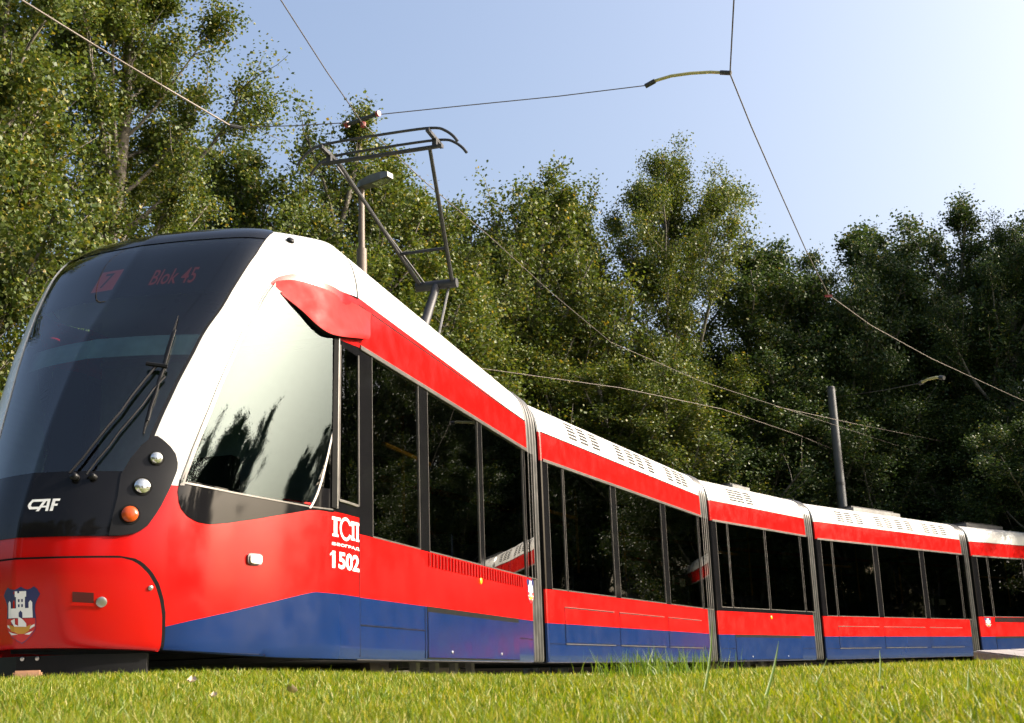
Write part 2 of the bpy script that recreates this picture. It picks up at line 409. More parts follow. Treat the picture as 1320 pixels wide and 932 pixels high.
tram = empty('tram', (MODS[2].org.x, MODS[2].org.y, 0.12))
tag(tram, 'long red, white and blue articulated tram curving across the lawn', 'tram')
bpy.context.view_layer.update()
def sect_obj(mb, name, i, parent=None, smooth=False, auto=None):
    """mesh in the local frame of body section i"""
    o = mb.build(name, parent, smooth, auto); q = MODS[i]
    if parent is tram:
        o.matrix_parent_inverse = Matrix.Translation(-Vector(tram.location)); o.location = (q.org.x, q.org.y, 0); o.rotation_euler = (0, 0, q.rz)
    return o

# window layout: pixel edges on the near side at a given image row: (kind, x0, x1)
WIN = {0: (600, [(479.6, 540.4), (551.6, 616.3), (621.3, 673.7), (675.7, 687)]),
       1: (690, [(708.8, 728.0), (729.5, 789.8), (796, 853.5), (859, 900), (901.4, 913)]),
       2: (750, [(928, 942), (943.2, 989.6), (991.4, 1035), (1036.5, 1047)]),
       3: (760, [(1063.5, 1076.8), (1078.3, 1130), (1136, 1190), (1195.4, 1238.5), (1240, 1248.5)]),
       4: (760, [(1264, 1276.5), (1278, 1322), (1326, 1366)])}
WB = {0: .885, 1: .815, 2: .87, 3: .815, 4: .885}     # lower edge of the panes
BB = {0: .885, 1: .81, 2: .81, 3: .81, 4: .885}       # lower edge of the black band
def ring(inset_extra=0., hs=None):
    """cross-section arch as arrays (y,h) for the near half from bottom to the crown"""
    ix = np.unique(np.r_[np.linspace(0, 499, 90).astype(int)]); P = prf[ix]
    return P[:, 0], np.minimum(P[:, 1]+inset_extra, H)
def roof_lift(i, x, h):                               # the cab end of the front section stands slightly higher
    if i != 0: return 0*h
    return .11*np.clip((x+MODS[0].L)/MODS[0].L, 0, 1)*sstep((h-2.3)/.6)
def side_strip(mb, i, x0, x1, h0, h1, mat, nx=10, sides=(1, -1), off=0., nh=6):
    """strip of the body side/roof between two heights (h as profile arc position)"""
    for sg in sides:
        g = np.linspace(np.interp(h0, prf[:, 0], I5) if h0 is not None else 0, np.interp(h1, prf[:, 0], I5) if h1 is not None else 1, nh)
        hh = np.interp(g, I5, prf[:, 0]); ins = np.interp(g, I5, prf[:, 1]); xs = np.linspace(x0, x1, nx)
        G = np.zeros((nh, nx, 3)); G[..., 0] = xs[None]; G[..., 1] = sg*(H-ins+off)[:, None]; G[..., 2] = ZB+hh[:, None]+roof_lift(i, G[..., 0], np.repeat(hh[:, None], nx, 1))
        mb.grid(G, mat, flip=(sg > 0))
def end_frame(mb, i, x, dirx):
    """rounded return at a section end, painted like the side"""
    gs = np.r_[np.linspace(0, 1, 120)]
    hh = np.interp(gs, I5, prf[:, 0]); ins = np.interp(gs, I5, prf[:, 1])
    bands = [(0, .434, 'blue'), (.434, BB[i], 'red'), (BB[i], 2.282, 'black'), (2.282, 2.62, 'red'), (2.62, 9, 'white')]
    for sg in (1, -1):
        for a, b, mt in bands:
            g = np.linspace(np.interp(a, prf[:, 0], I5), 1 if b == 9 else np.interp(b, prf[:, 0], I5), 14)
            h_ = np.interp(g, I5, prf[:, 0]); n_ = np.interp(g, I5, prf[:, 1])
            G = np.zeros((len(g), 4, 3))
            for k, (dx, dn) in enumerate(((0, 0), (.022, .008), (.034, .028), (.036, .16))):
                G[:, k, 0] = x+dirx*dx; G[:, k, 1] = sg*np.maximum(H-n_-dn, 0); G[:, k, 2] = ZB+h_+roof_lift(i, G[:, k, 0], h_)-np.where(h_ > 2.85, dn*1., 0)
            mb.grid(G[:, :3], M[mt], flip=(sg*dirx < 0)); mb.grid(G[:, 2:], M['rubber'], flip=(sg*dirx < 0))
def body_section(i):
    q = MODS[i]; L = q.L; mb = MB()
    xf = 0.; xb = -L
    blue = LV['blue']
    side_strip(mb, i, xb, xf, 0., blue, M['blue'], nh=8); side_strip(mb, i, xb, xf, blue, BB[i], M['red'])
    side_strip(mb, i, xb, xf, LV['wtop'], LV['rw'], M['red'], nh=6)
    side_strip(mb, i, xb, xf, LV['rw'], None, M['white'], nh=60, nx=14)
    # black window band with openings on both sides
    y0, ed = WIN[i]; ops = []
    for (a, b) in ed:
        xa = side_xh(i, a, y0)[0]; xc = side_xh(i, b, y0)[0]; ops.append((min(xa, xc), max(xa, xc)))
    ops.sort()
    if i == 4:
        xx = ops[0][0]-.12
        while xx-1.35 > -L+.3: ops.append((xx-1.35, xx)); xx -= 1.45
        ops.sort()
    if BB[i] < WB[i]-.01: side_strip(mb, i, xb, xf, BB[i], WB[i], M['black'])
    cur = xb
    for a, b in ops+[(xf, xf)]:
        if a-cur > .004: side_strip(mb, i, cur, a, WB[i], LV['wtop'], M['black'], nx=3)
        cur = b
    if i != 0: end_frame(mb, i, xf, 1)
    end_frame(mb, i, xb, -1)
    mb.box(xb+.05, xf-.0, -H+.05, H-.05, ZB+.01, ZB+.05, M['floor'])         # underframe
    o = sect_obj(mb, 'body_section', i, tram, True, 30)
    # panes
    for j, (a, b) in enumerate(ops):
        for sg in (1, -1):
            p = MB(); wd = b-a; fr = .008; z0, z1 = ZB+WB[i], ZB+LV['wtop']; yy = sg*(H-.008)
            def quad(xa, xc, za, zc, y, mt):
                P = [(xa, y, za), (xc, y, za), (xc, y, zc), (xa, y, zc)]; p.add(P, [(0, 1, 2, 3) if sg < 0 else (3, 2, 1, 0)], mt)
            quad(a, b, z0, z1, yy, M['iglass'])
            yo = sorted((sg*(H-.012), sg*(H+.004)))
            p.box(a, a+fr, yo[0], yo[1], z0, z1, M['gasket']); p.box(b-fr, b, yo[0], yo[1], z0, z1, M['gasket'])
            p.box(a+fr, b-fr, yo[0], yo[1], z0, z0+fr*1.3, M['gasket'])
            p.build('window', o)
    # thin drip rail above the windows
    d = MB()
    for sg in (1, -1):
        y1, y2 = sorted((sg*(H-.002), sg*(H+.012))); d.box(xb+.01, xf-.01 if i else xf-.02, y1, y2, ZB+LV['wtop']-.012, ZB+LV['wtop']+.022, M['gasket'])
    d.build('drip_rail', o)
    # seam between roof cover and side
    d = MB()
    for sg in (1, -1):
        y1, y2 = sorted((sg*(H-.03), sg*(H-.0065))); d.box(xb+.01, xf-.01, y1, y2, ZB+LV['rw']-.006, ZB+LV['rw']+.006, M['rubber'])
    d.build('roof_seam', o)
    # interior
    n = MB(); n.box(xb+.06, xf-.02, -H+.06, H-.06, ZB+.06, ZB+.12, M['floor']); n.box(xb+.06, xf-.02, -H+.1, H-.1, ZB+2.36, ZB+2.4, M['interior'])
    for sg in (1, -1):
        y1, y2 = sorted((sg*(H-.10), sg*(H-.06))); n.box(xb+.06, xf-.02, y1, y2, ZB+.12, ZB+.78, M['interior'])
    n.build('interior_lining', o)
    hx = xf-.6 if i else -1.0
    k = 0
    while hx > xb+.6:
        for sg in (1, -1):
            s_ = MB(); yc = sg*.68
            s_.box(hx-.42, hx, yc-.4, yc+.4, ZB+.46, ZB+.56, M['seat'])
            s_.add([(hx-.44, yc-.4, ZB+.5), (hx-.44, yc+.4, ZB+.5), (hx-.5, yc-.38, ZB+1.12), (hx-.5, yc+.38, ZB+1.12), (hx-.38, yc-.4, ZB+.5), (hx-.38, yc+.4, ZB+.5), (hx-.45, yc-.38, ZB+1.14), (hx-.45, yc+.38, ZB+1.14)],
                   [(0, 2, 3, 1), (4, 5, 7, 6), (0, 4, 6, 2), (1, 3, 7, 5), (2, 6, 7, 3)], M['seat'])
            s_.tube([(hx-.2, yc, ZB+.12), (hx-.2, yc, ZB+.47)], .04, M['steel'], 6)
            s_.build('seat', o)
        hx -= .95; k += 1
    r = MB()
    big = [p for p in sorted(ops, reverse=True) if p[1]-p[0] > .6]; hw = big[1] if i == 0 else big[0]
    r.tube([(hw[0]+.15, .72, ZB+1.86), (hw[1]-.12, .72, ZB+1.86)], .024, M['yellow'], 8)
    r.build('handrail', o)
    for xx in np.arange(xf-.9, xb+.5, -1.9):
        r = MB(); r.tube([(xx, .45, ZB+.12), (xx, .45, ZB+2.36)], .018, M['yellow'], 6); r.build('grab_pole', o)
    q.obj = o; q.ops = ops
    return o
for i in range(5): body_section(i)

def side_panel(i, x0, x1, h0, h1, bluetop=LV['blue'], parent=None, gap=.010, topgap=None, off=.004):
    """access panel on the near side: dark gap behind, painted plate in front"""
    mb = MB(); tg = gap if topgap is None else topgap
    def quad(a, b, c, d, y, mt): mb.add([(a, y, ZB+c), (b, y, ZB+c), (b, y, ZB+d), (a, y, ZB+d)], [(3, 2, 1, 0)], mt)
    y = H+.0025; quad(x0, x1, h0, h1, y, M['rubber'])
    a, b, c, d = x0+gap, x1-gap, h0+gap*.6, h1-tg; y2 = H+off+.002
    if d > bluetop+.01:
        quad(a, b, c, bluetop, y2, M['blue']); quad(a, b, bluetop, d, y2, M['red'])
    else: quad(a, b, c, d, y2, M['blue'])
    # returns so the plate has thickness
    for (p0, p1) in (((a, c), (b, c)), ((b, c), (b, d)), ((b, d), (a, d)), ((a, d), (a, c))):
        mb.add([(p0[0], y, ZB+p0[1]), (p1[0], y, ZB+p1[1]), (p1[0], y2, ZB+p1[1]), (p0[0], y2, ZB+p0[1])], [(0, 1, 2, 3)], M['blue'])
    return mb.build('access_panel', MODS[i].obj if parent is None else parent)
def sx(i, x, y): return side_xh(i, x, y)[0]
for i, y, prs in ((1, 808, [(728.4, 792), (799, 856.6), (861.8, 904.3)]), (3, 815, [(1081, 1133.7), (1140, 1193), (1199, 1241)])):
    for a, b in prs:
        xa, xb = sx(i, a, y), sx(i, b, y); side_panel(i, min(xa, xb), max(xa, xb), .215, .62, gap=.008)
        f = MB(); xa, xb = min(xa, xb), max(xa, xb)
        f.box(xa, xb, H+.003, H+.011, ZB+.203, ZB+.214, M['gasket']); f.box(xa, xb, H+.003, H+.010, ZB+.621, ZB+.630, M['gasket'])
        f.build('panel_trim', MODS[i].obj)
def seam_h(i, x0, x1, h, w_=.008):
    mb = MB(); a, b = sorted((x0, x1)); mb.box(a, b, H-.003, H+.0025, ZB+h-w_/2, ZB+h+w_/2, M['rubber']); mb.build('panel_seam', MODS[i].obj)
def seam_v(i, x, h0, h1, w_=.008):
    mb = MB(); mb.box(x-w_/2, x+w_/2, H-.003, H+.0027, ZB+h0, ZB+h1, M['rubber']); mb.build('panel_seam', MODS[i].obj)
# bogie covers with their dark gap on top
BOG = {0: (551, 668.7, 815), 2: (948.7, 1033.7, 830), 4: (1285, 1345, 830)}
for i, (a, b, y) in BOG.items():
    xa, xb = sorted((sx(i, a, y), sx(i, b, y))); MODS[i].bog = (xa, xb)
    o = side_panel(i, xa, xb, .02, .436, gap=.012, topgap=.045); o.name = 'bogie_cover'
    s_ = MB()
    for k in (.24, .78):
        s_.disc((xa+(xb-xa)*k, H+.005, ZB+.075), (0, 1, 0), .014, .006, M['alu'], 10, .004)
    s_.build('bolt', MODS[i].obj)
x1, x2 = sx(0, 548, 812), -.02
seam_h(0, x1, x2, .24); seam_v(0, sx(0, 548, 800), .02, .43)
seam_h(0, MODS[0].bog[0]-.02, -MODS[0].L+.03, .24)
for i in (1, 3): seam_h(i, -MODS[i].L+.03, -.03, .208, .006)
for i in (2,):
    seam_h(i, MODS[i].bog[1]+.02, -.03, .208, .006); seam_h(i, -MODS[i].L+.03, MODS[i].bog[0]-.02, .208, .006)
seam_v(0, -.004, .02, .88, .012)
# grille under the front section windows
ga, gb = sx(0, 551, 720), sx(0, 674, 740); gr = MB()
n = 34
for k in range(n):
    xx = ga+(gb-ga)*(k+.5)/n; gr.box(xx-.022, xx+.012, H+.001, H+.006, ZB+.765, ZB+.872, M['rubber'])
    gr.box(xx+.016, xx+.024, H+.001, H+.012, ZB+.76, ZB+.876, M['red'])
gr.build('grille', MODS[0].obj)
ga, gb = sx(4, 1281, 790), sx(4, 1330, 790); gr = MB()
for k in range(n):
    xx = ga+(gb-ga)*(k+.5)/n; gr.box(xx-.022, xx+.012, H+.001, H+.006, ZB+.765, ZB+.872, M['rubber'])
gr.build('grille', MODS[4].obj)
# roof cover louvres: blocks of short slots
VEN = {1: [(731, 745, 759), (794, 805.5, 816, 826), (858, 866, 877)], 2: [(939, 948, 958), ], 3: [(1079, 1089, 1101), (1129, 1140, 1153, 1164), (1189, 1199, 1209)]}
VEN[1] = [(735, 750, 765), (797, 811, 823, 836), (861, 872, 880)]
VEN[2] = [(942, 952, 963)]
VEN[3] = [(1081, 1093, 1106), (1132, 1144, 1158, 1170), (1192, 1203, 1214)]
YV = {1: 560, 2: 640, 3: 665}
for i, groups in VEN.items():
    for grp in groups:
        for px in grp:
            # locate along the side by the pixel column at the red/white line height
            best = None
            for xx in np.linspace(-MODS[i].L, 0, 200):
                p = project(to_world(i, np.array([[xx, H-.06, ZB+2.8]])))[0]
                if best is None or abs(p[0]-px) < best[0]: best = (abs(p[0]-px), xx)
            xc = best[1]; vb = MB()
            for r_ in range(5):
                g = np.interp(2.69+.046*r_, prf[:, 0], I5); g2 = np.interp(2.717+.046*r_, prf[:, 0], I5)
                for c_ in (-1, 1):
                    Q = []
                    for gg, dx in ((g, -1), (g, 1), (g2, 1), (g2, -1)):
                        h_ = np.interp(gg, I5, prf[:, 0]); n_ = np.interp(gg, I5, prf[:, 1]); Q.append((xc+c_*.070+dx*.062, H-n_+.004, ZB+h_+.002))
                    vb.add(Q, [(3, 2, 1, 0)], M['slot'])
                    Q2 = [(a, b-.02, c-.006) for a, b, c in Q]; vb.add(Q+Q2, [(0, 1, 5, 4), (2, 3, 7, 6), (1, 2, 6, 5), (3, 0, 4, 7)], M['slot'])
            vb.build('louvre', MODS[i].obj)
# equipment trays on the roofs
def roof_box(i, xa, xb, yy=.62, hh=.11):
    mb = MB(); a, b = sorted((xa, xb)); mb.box(a, b, -yy, yy, ZB+3.02, ZB+3.05+hh, M['galv']); mb.box(a+.1, b-.1, -yy+.1, yy-.1, ZB+3.05+hh+.002, ZB+3.05+hh+.05, M['steel'])
    return mb.build('roof_equipment', MODS[i].obj)
roof_box(1, -.9, -2.3); roof_box(1, -3.3, -5.4); roof_box(2, -2.0, -2.7); roof_box(3, -2.6, -4.7); roof_box(4, -.9, -2.6)

# bellows between the sections
def bellows(i):
    A, B = MODS[i], MODS[i+1]; mb = MB(); n = 43
    gi = np.linspace(0, 1, 60); hh = np.interp(gi, I5, prf[:, 0]); ins = np.interp(gi, I5, prf[:, 1])
    y = np.r_[H-ins, -(H-ins)[::-1][1:]]; h = np.r_[hh, hh[::-1][1:]]
    ny = np.gradient(np.r_[hh, hh[::-1][1:]]); G = np.zeros((n, len(y), 3))
    a0 = A.org-A.hd*(A.L+.034); b0 = B.org+B.hd*.034
    us = [0.]; kinds = []; nf = 4; span = .80
    prof_ = []                                         # (u, inset, dark)
    for j in range(nf):
        q0 = span*j/nf; q1 = span*(j+1)/nf; dq = q1-q0
        prof_ += [(q0, .085, 1), (q0+.12*dq, .03, 0), (q0+.26*dq, .012, 0), (q0+.42*dq, .006, 0), (q0+.56*dq, .014, 0), (q0+.68*dq, .035, 1)]
    prof_ += [(span, .10, 1), (span+.05, .12, 1), (1., .12, 1)]
    n = len(prof_); G = np.zeros((n, len(y), 3))
    for k, (u, ins_, dk) in enumerate(prof_):
        c = a0*(1-u)+b0*u; lf = (A.left*(1-u)+B.left*u).normalized(); sc_ = 1-ins_/H; hs = 1-ins_/3.0
        G[k, :, 0] = c.x+lf.x*y*sc_; G[k, :, 1] = c.y+lf.y*y*sc_; G[k, :, 2] = ZB+.03+h*hs-.03*(h < .1)
    for k in range(n-1):
        mb.grid(G[k:k+2], M['rubber'] if prof_[k][2] else M['bellow'])
    # floor plate
    o = mb.build('bellows', tram, True, 60); o.matrix_parent_inverse = Matrix.Translation(-Vector(tram.location))
    p = MB(); c = (a0+b0)/2; lf = (A.left+B.left).normalized(); dd = (b0-a0).normalized()
    P = [c+lf*sa*(H-.15)+dd*sb*((b0-a0).length/2-.01) for sa, sb in ((1, 1), (1, -1), (-1, -1), (-1, 1))]
    p.add([(v.x, v.y, z) for z in (ZB+.03, ZB+.09) for v in P], [(0, 1, 2, 3), (7, 6, 5, 4), (0, 4, 5, 1), (1, 5, 6, 2), (2, 6, 7, 3), (3, 7, 4, 0)], M['rubber'])
    p.build('gangway_floor', o)
for i in range(4): bellows(i)

# bogies
def bogie(i):
    a, b = MODS[i].bog; xc = (a+b)/2; o = MODS[i].obj
    f = MB()
    for sg in (1, -1):
        f.box(xc-.95, xc+.95, sg*.72-.06, sg*.72+.06, .26, .4, M['steel'])
        for k in (-.75, -.25, .3, .8): f.box(xc+k-.05, xc+k+.05, sg*.84-.03, sg*.84+.03, .2, .3, M['galv'])
    f.box(xc-.2, xc+.2, -.7, .7, .25, .42, M['steel']); fo = f.build('bogie', o)
    for dx in (-.85, .85):
        for sg in (1, -1):
            w_ = MB(); w_.disc((xc+dx, sg*.46, .40), (0, sg, 0), .28, .09, M['rail'], 26, .01); w_.disc((xc+dx, sg*.553, .40), (0, sg, 0), .11, .1, M['galv'], 14, .02)
            w_.build('wheel', o, True)
for i in (0, 2, 4): bogie(i)

# ------------------------------------------------------------------ the cab
O = MODS[0].obj
WEDGE = trace([(352, 300), (330, 328), (300, 373), (275, 412), (250, 455), (230, 492), (212, 530), (200, 558), (190, 582), (175, 612), (160, 640)])
PREAR = trace([(352, 364), (340, 381), (322, 412), (300, 455), (280, 500), (262, 545), (248, 580), (236, 612), (232, 626)])
RWC = trace([(350, 363), (358, 357), (375, 353), (392, 355), (412, 362), (438, 375), (466, 390)])
GT = trace([(352, 370), (368, 381), (385, 394), (403, 409), (418, 424), (430, 434), (466, 447)])
GBOT = trace([(232, 624), (265, 630), (300, 637), (350, 646), (400, 655), (466, 667)])
A1 = trace([(431, 436), (431, 480), (431, 540), (431, 600), (431, 654)])
BLK = trace([(229, 634), (230, 646), (234, 657), (242, 666), (254, 673), (270, 676), (295, 674), (330, 669), (365, 663), (400, 657), (430, 659), (466, 668)])
wS = s_of_g(WEDGE); pS = s_of_g(PREAR); a1S = s_of_g(A1)
g_wtop = 1.0
g_rowbot = float(min(PREAR[:, 1]))                    # bottom of the white pillar
g_wb = float(inv(60, 613)[1])                         # bottom of the windshield
g_ptop = float(max(PREAR[:, 1])); gW_top = float(max(WEDGE[:, 1]))
gt = g_of_s(GT); gbm = g_of_s(GBOT); rwc = g_of_s(RWC)
# shell
sh = MB(True)
ones = lambda g: np.ones(len(g))
def halfgrid(g, s0, s1, nc, mat): row_patch(sh, g, s0, s1, nc, 0., mat, thick=0)
halfgrid(np.linspace(0, .02, 3), np.zeros(3), np.ones(3), 60, M['rubber']); halfgrid(np.linspace(.02, .05, 3), np.zeros(3), np.ones(3), 60, M['blue']); halfgrid(np.linspace(.05, min(g_rowbot, g_wb), 40), np.zeros(40), np.ones(40), 60, M['red'])
if g_rowbot > g_wb:
    g = np.linspace(g_wb, g_rowbot, 8); halfgrid(g, 0*g, wS(g), 40, M['red'])
else:
    g = np.linspace(g_rowbot, g_wb, 8); halfgrid(g, pS(g), ones(g), 30, M['white'])
# flank behind the cab window: black column
gm = np.linspace(g_rowbot, float(max(A1[:, 1]))+.004, 30)
# white pillar between window and windshield
g = np.linspace(max(g_rowbot, g_wb), gW_top, 70)
rear = np.where(g < g_ptop, pS(g), np.interp(g, [g_ptop, min(g_ptop+.02, .99)], [pS(np.array([g_ptop]))[0], 0.]))
halfgrid(g, rear, wS(g), 26, M['white'])
# roof of the nose
g = np.linspace(gW_top, .999, 24); halfgrid(g, 0*g, ones(g), 50, M['white'])
shell = sh.build('cab_shell', O, True, 50)
bm = bmesh.new(); bm.from_mesh(shell.data); bmesh.ops.remove_doubles(bm, verts=bm.verts[:], dist=.0015); bm.to_mesh(shell.data); bm.free()
# red flank panel over the windows (column patch)
s = np.linspace(0, float(max(RWC[:, 0])), 50); mb = MB(); col_patch(mb, s, np.minimum(gt(s)-.004, rwc(s)-.001), rwc(s), 10, .004, M['red'])
mb.build('red_flank_panel', O, True)
mb = MB(); s = np.linspace(0, float(max(BLK[:, 0])), 70); lo = g_of_s(BLK)(s); hi = np.maximum(gbm(s)+.008, lo+.0004)
col_patch(mb, s, lo, hi, 8, .004, M['black']); mb.build('window_surround', O, True)
# aluminium line along the lower edge of the cab window
mb = MB(); s = np.linspace(a1S(.4)*0+float(GBOT[4, 0])*.0+.0, float(GBOT[0, 0]), 50); s = s[s > float(A1[:, 0].mean())]
col_patch(mb, s, gbm(s)+.0012, gbm(s)+.0045, 3, .010, M['gasket']); mb.build('window_ledge', O, True)
# black column between cab window and first passenger window, with its narrow glass
mb = MB(); sA = float(A1[:, 0].mean()); s = np.linspace(0, sA, 12)
col_patch(mb, s, gbm(s)+.003, gt(s)+.002, 30, .002, M['black']); mb.build('side_pillar', O, True)
n0 = trace([(437, 446), (464, 457), (464, 652), (437, 650)])
sa, sb = n0[1, 0]*.5+n0[2, 0]*.5, n0[0, 0]*.5+n0[3, 0]*.5; s = np.linspace(max(sa, .012), sb, 10)
mb = MB(); col_patch(mb, s, np.full(10, n0[2, 1]), np.full(10, n0[0, 1]), 12, .008, M['iglass'], thick=.004)
for (x0, x1) in ((s[0]-.006, s[0]), (s[-1], s[-1]+.006)):
    ss = np.linspace(max(x0, 0), x1, 3); col_patch(mb, ss, np.full(3, n0[2, 1]-.003), np.full(3, n0[0, 1]+.002), 12, .014, M['gasket'])
ss = np.linspace(s[0], s[-1], 6); col_patch(mb, ss, np.full(6, n0[2, 1]-.004), np.full(6, n0[2, 1]), 3, .014, M['alu']); mb.build('narrow_window', O)
# cab side glass
g = np.linspace(float(min(GBOT[:, 1]))-.0, float(max(GT[:, 1])), 60)
mb = MB(); s = np.linspace(sA, float(PREAR[:, 0].max())+.004, 70)
pg = g_of_s(PREAR)
glo = gbm(s)+.002; pmax = np.array([float(np.interp(x, PREAR[np.argsort(PREAR[:, 0]), 0], PREAR[np.argsort(PREAR[:, 0]), 1])) for x in s]); ghi = np.where(s > PREAR[:, 0].min(), np.minimum(pmax, 1), gt(s)); ghi = np.minimum(ghi, np.where(s < GT[:, 0].max(), gt(s), 1)); ghi = np.maximum(ghi, glo+.001)
col_patch(mb, s, glo, ghi, 30, .003, M['cglass'], thick=.0)
def quad_fit(b_):
    P = np.array(b_.v); x_, z_ = P[:, 0], P[:, 2]; A_ = np.stack([np.ones(len(x_)), x_, z_, x_*x_*.5, x_*z_, z_*z_*.5], 1)
    c_ = np.linalg.lstsq(A_, P[:, 1], rcond=None)[0]; y2 = A_@c_; print('glass deviation', np.abs(y2-P[:, 1]).max(), c_); P[:, 1] = y2; b_.v = [tuple(p) for p in P]
quad_fit(mb); quad_fit(mb.tw)
mb.build('cab_side_window', O, True, 80)
gq = np.linspace(PREAR[:, 1].min(), PREAR[:, 1].max()-.004, 50); mb = MB(); row_patch(mb, gq, pS(gq)-.011, pS(gq)+.002, 4, .009, M['gasket']); mb.build('shaded_window_seal', O, True)  # seal strip; its dark grey also paints the shadow along the pillar edge
# quarter window: slanted bar, dark frame and its small vent
Q = trace([(429, 543), (397, 655)]); Q2 = trace([(429, 560), (403, 655)])
g = np.linspace(Q[1, 1], Q[0, 1], 24); sb0 = np.interp(g, [Q[1, 1], Q[0, 1]], [Q[1, 0], Q[0, 0]])
mb = MB(); row_patch(mb, g, sb0-.006, sb0, 3, .012, M['alu']); row_patch(mb, g, np.full(24, sA), np.maximum(sb0-.006, sA+.0005), 8, .007, M['black'])
mb.build('quarter_window_frame', O, True)
V = trace([(423, 575), (425, 575), (424, 630), (403, 632)]); g = np.linspace(V[2, 1], V[0, 1], 12)
lo_ = np.interp(g, [V[2, 1], V[0, 1]], [V[2, 0], V[1, 0]]); hi_ = np.interp(g, [V[3, 1], V[0, 1]], [V[3, 0], V[0, 0]])
mb = MB(); row_patch(mb, g, lo_, np.maximum(hi_, lo_+.001), 5, .011, M['iglass'], thick=.003); mb.build('quarter_window_pane', O)
Bx = trace([(430, 434), (434, 434), (430, 655), (434, 656)]); g = np.linspace(Bx[2, 1], Bx[0, 1], 24)
mb = MB(); row_patch(mb, g, np.full(24, Bx[1, 0]-.003), np.full(24, Bx[0, 0]+.004), 3, .016, M['rubber']); mb.build('window_post', O)
mb = MB(); row_patch(mb, g, np.full(24, Bx[1, 0]-.008), np.full(24, Bx[1, 0]-.003), 3, .016, M['alu']); mb.build('window_post_trim', O)
# windshield and its black roof end
g = np.linspace(g_wb, gW_top, 70); mb = MB(); row_patch(mb, g, wS(g)+.001, ones(g), 40, .004, M['wglass'], to_center=True, thick=.0)
ws = mb.build('windshield', O, True, 80); ws['label'] = 'large curved dark windshield'
bw = np.clip((.012-.006*(g-g_wb)/(gW_top-g_wb)), .006, 1)
mb = MB(); row_patch(mb, g, wS(g)-.002, wS(g)+bw, 6, .0055, M['satin']); mb.build('windshield_seal', O, True)
gp = np.linspace(g_wb-.01, GH(3.02), 50); mb = MB(True); row_patch(mb, gp, wS(gp)-.06, wS(gp)+.058, 8, .011, M['white'], sides=(-1,)); mb.build('windshield_pillar', O, True)
gtop = GH(2.93); g2 = np.linspace(gtop, .99, 22); mb = MB(); row_patch(mb, g2, np.where(g2 < gW_top, wS(np.minimum(g2, gW_top)), wS(np.array([gW_top]))[0]+(g2-gW_top)*.6), ones(g2), 30, .009, M['black'], to_center=True, thick=.0); mb.build('windshield_header', O, True)
# black lower mask and the lamp pods
MASK = trace([(150, 691), (168, 690), (180, 685), (190, 678), (200, 664), (208, 651), (216, 635), (223, 619), (228, 606), (228.5, 597), (226, 586), (219, 576), (209, 567), (203, 563)])
mS = s_of_g(MASK); g = np.linspace(MASK[:, 1].min(), g_wb+.004, 40); mb = MB(); row_patch(mb, g, mS(g), ones(g), 50, .006, M['black'], to_center=True); mb.build('lower_front_mask', O, True)
INN = trace([(140, 692), (152, 640), (156, 612), (168, 592), (182, 575), (198, 562)]); iS = s_of_g(INN)
g = np.linspace(MASK[:, 1].min()+.0005, min(MASK[:, 1].max(), INN[:, 1].max()), 50); mb = MB(); row_patch(mb, g, mS(g), np.maximum(iS(g), mS(g)+.001), 24, .013, M['satin'])
mb.build('lamp_pod', O, True)
def nose_frame(x, y, off):
    s, g = inv(x, y); out = []
    for sg in (1, -1):
        p = NZ(s, g, off, sg); n = NZ(s, g, off+.01, sg)-p; out.append((Vector(p), Vector(n).normalized()))
    return out
for (x, y, r, mt, nm, lab) in ((201, 592, .038, 'lens', 'headlight', 'small clear upper headlight'), (183, 628, .046, 'lens', 'headlight', 'clear main headlight'), (167, 664, .048, 'orange', 'turn_signal', 'round orange turn signal')):
    for p, n in nose_frame(x, y, .012):
        b = MB(); b.disc(p, n, r*1.28, .004, M['rubber'], 24, .001); b.disc(p+n*.003, n, r, .012, M[mt], 24, .018); o = b.build(nm, O, True); o['label'] = lab
# bumper cover
BUM = trace([(150, 716.5), (166, 718), (180, 725), (192, 737), (201, 752), (207, 772), (209.5, 790), (209, 815), (206, 836)]); bS = s_of_g(BUM)
g = np.linspace(0, BUM[:, 1].max(), 40); mb = MB(); row_patch(mb, g, bS(g)-.008, ones(g), 44, .004, M['rubber'], to_center=True); mb.build('bumper_gap', O, True)
gtopb = BUM[:, 1].max()-.004; g = np.linspace(.003, gtopb, 40); mb = MB(); row_patch(mb, g, bS(np.minimum(g+.003, BUM[:, 1].max()))+.004, ones(g), 44, .018, M['red'], to_center=True); mb.build('bumper_cover', O, True)
for (x, y, r, mt) in ((131, 776, .030, 'alu'), (193, 758, .014, 'alu')):
    for p, n in nose_frame(x, y, .018):
        b = MB(); b.disc(p, n, r, .006, M[mt], 18, .004); b.build('bumper_cap', O, True)
def yz_patch(mb, poly, off, mat):                      # polygon given as front (y, h) -> nose surface
    P = []
    for (yv, h_) in poly:
        g_ = float(np.interp(h_, prf[:, 0]+.10*np.clip(1-prf[:, 0]/.6, 0, 1), I5)); ya = NZ0(I3, np.full(300, g_))[:, 1]
        s_ = float(np.interp(abs(yv), ya[::-1], I3[::-1])); P.append(NZ(s_, g_, off, 1 if yv >= 0 else -1))
    mb.add(P, [tuple(range(len(P)))], mat)
def front_yh(x, y):
    s, g = inv(x, y); p = NZ0(s, g); return float(p[1]), float(p[2]-ZB)
hr = [front_yh(*p) for p in ((94, 762), (121, 763), (121, 776), (94, 775))]
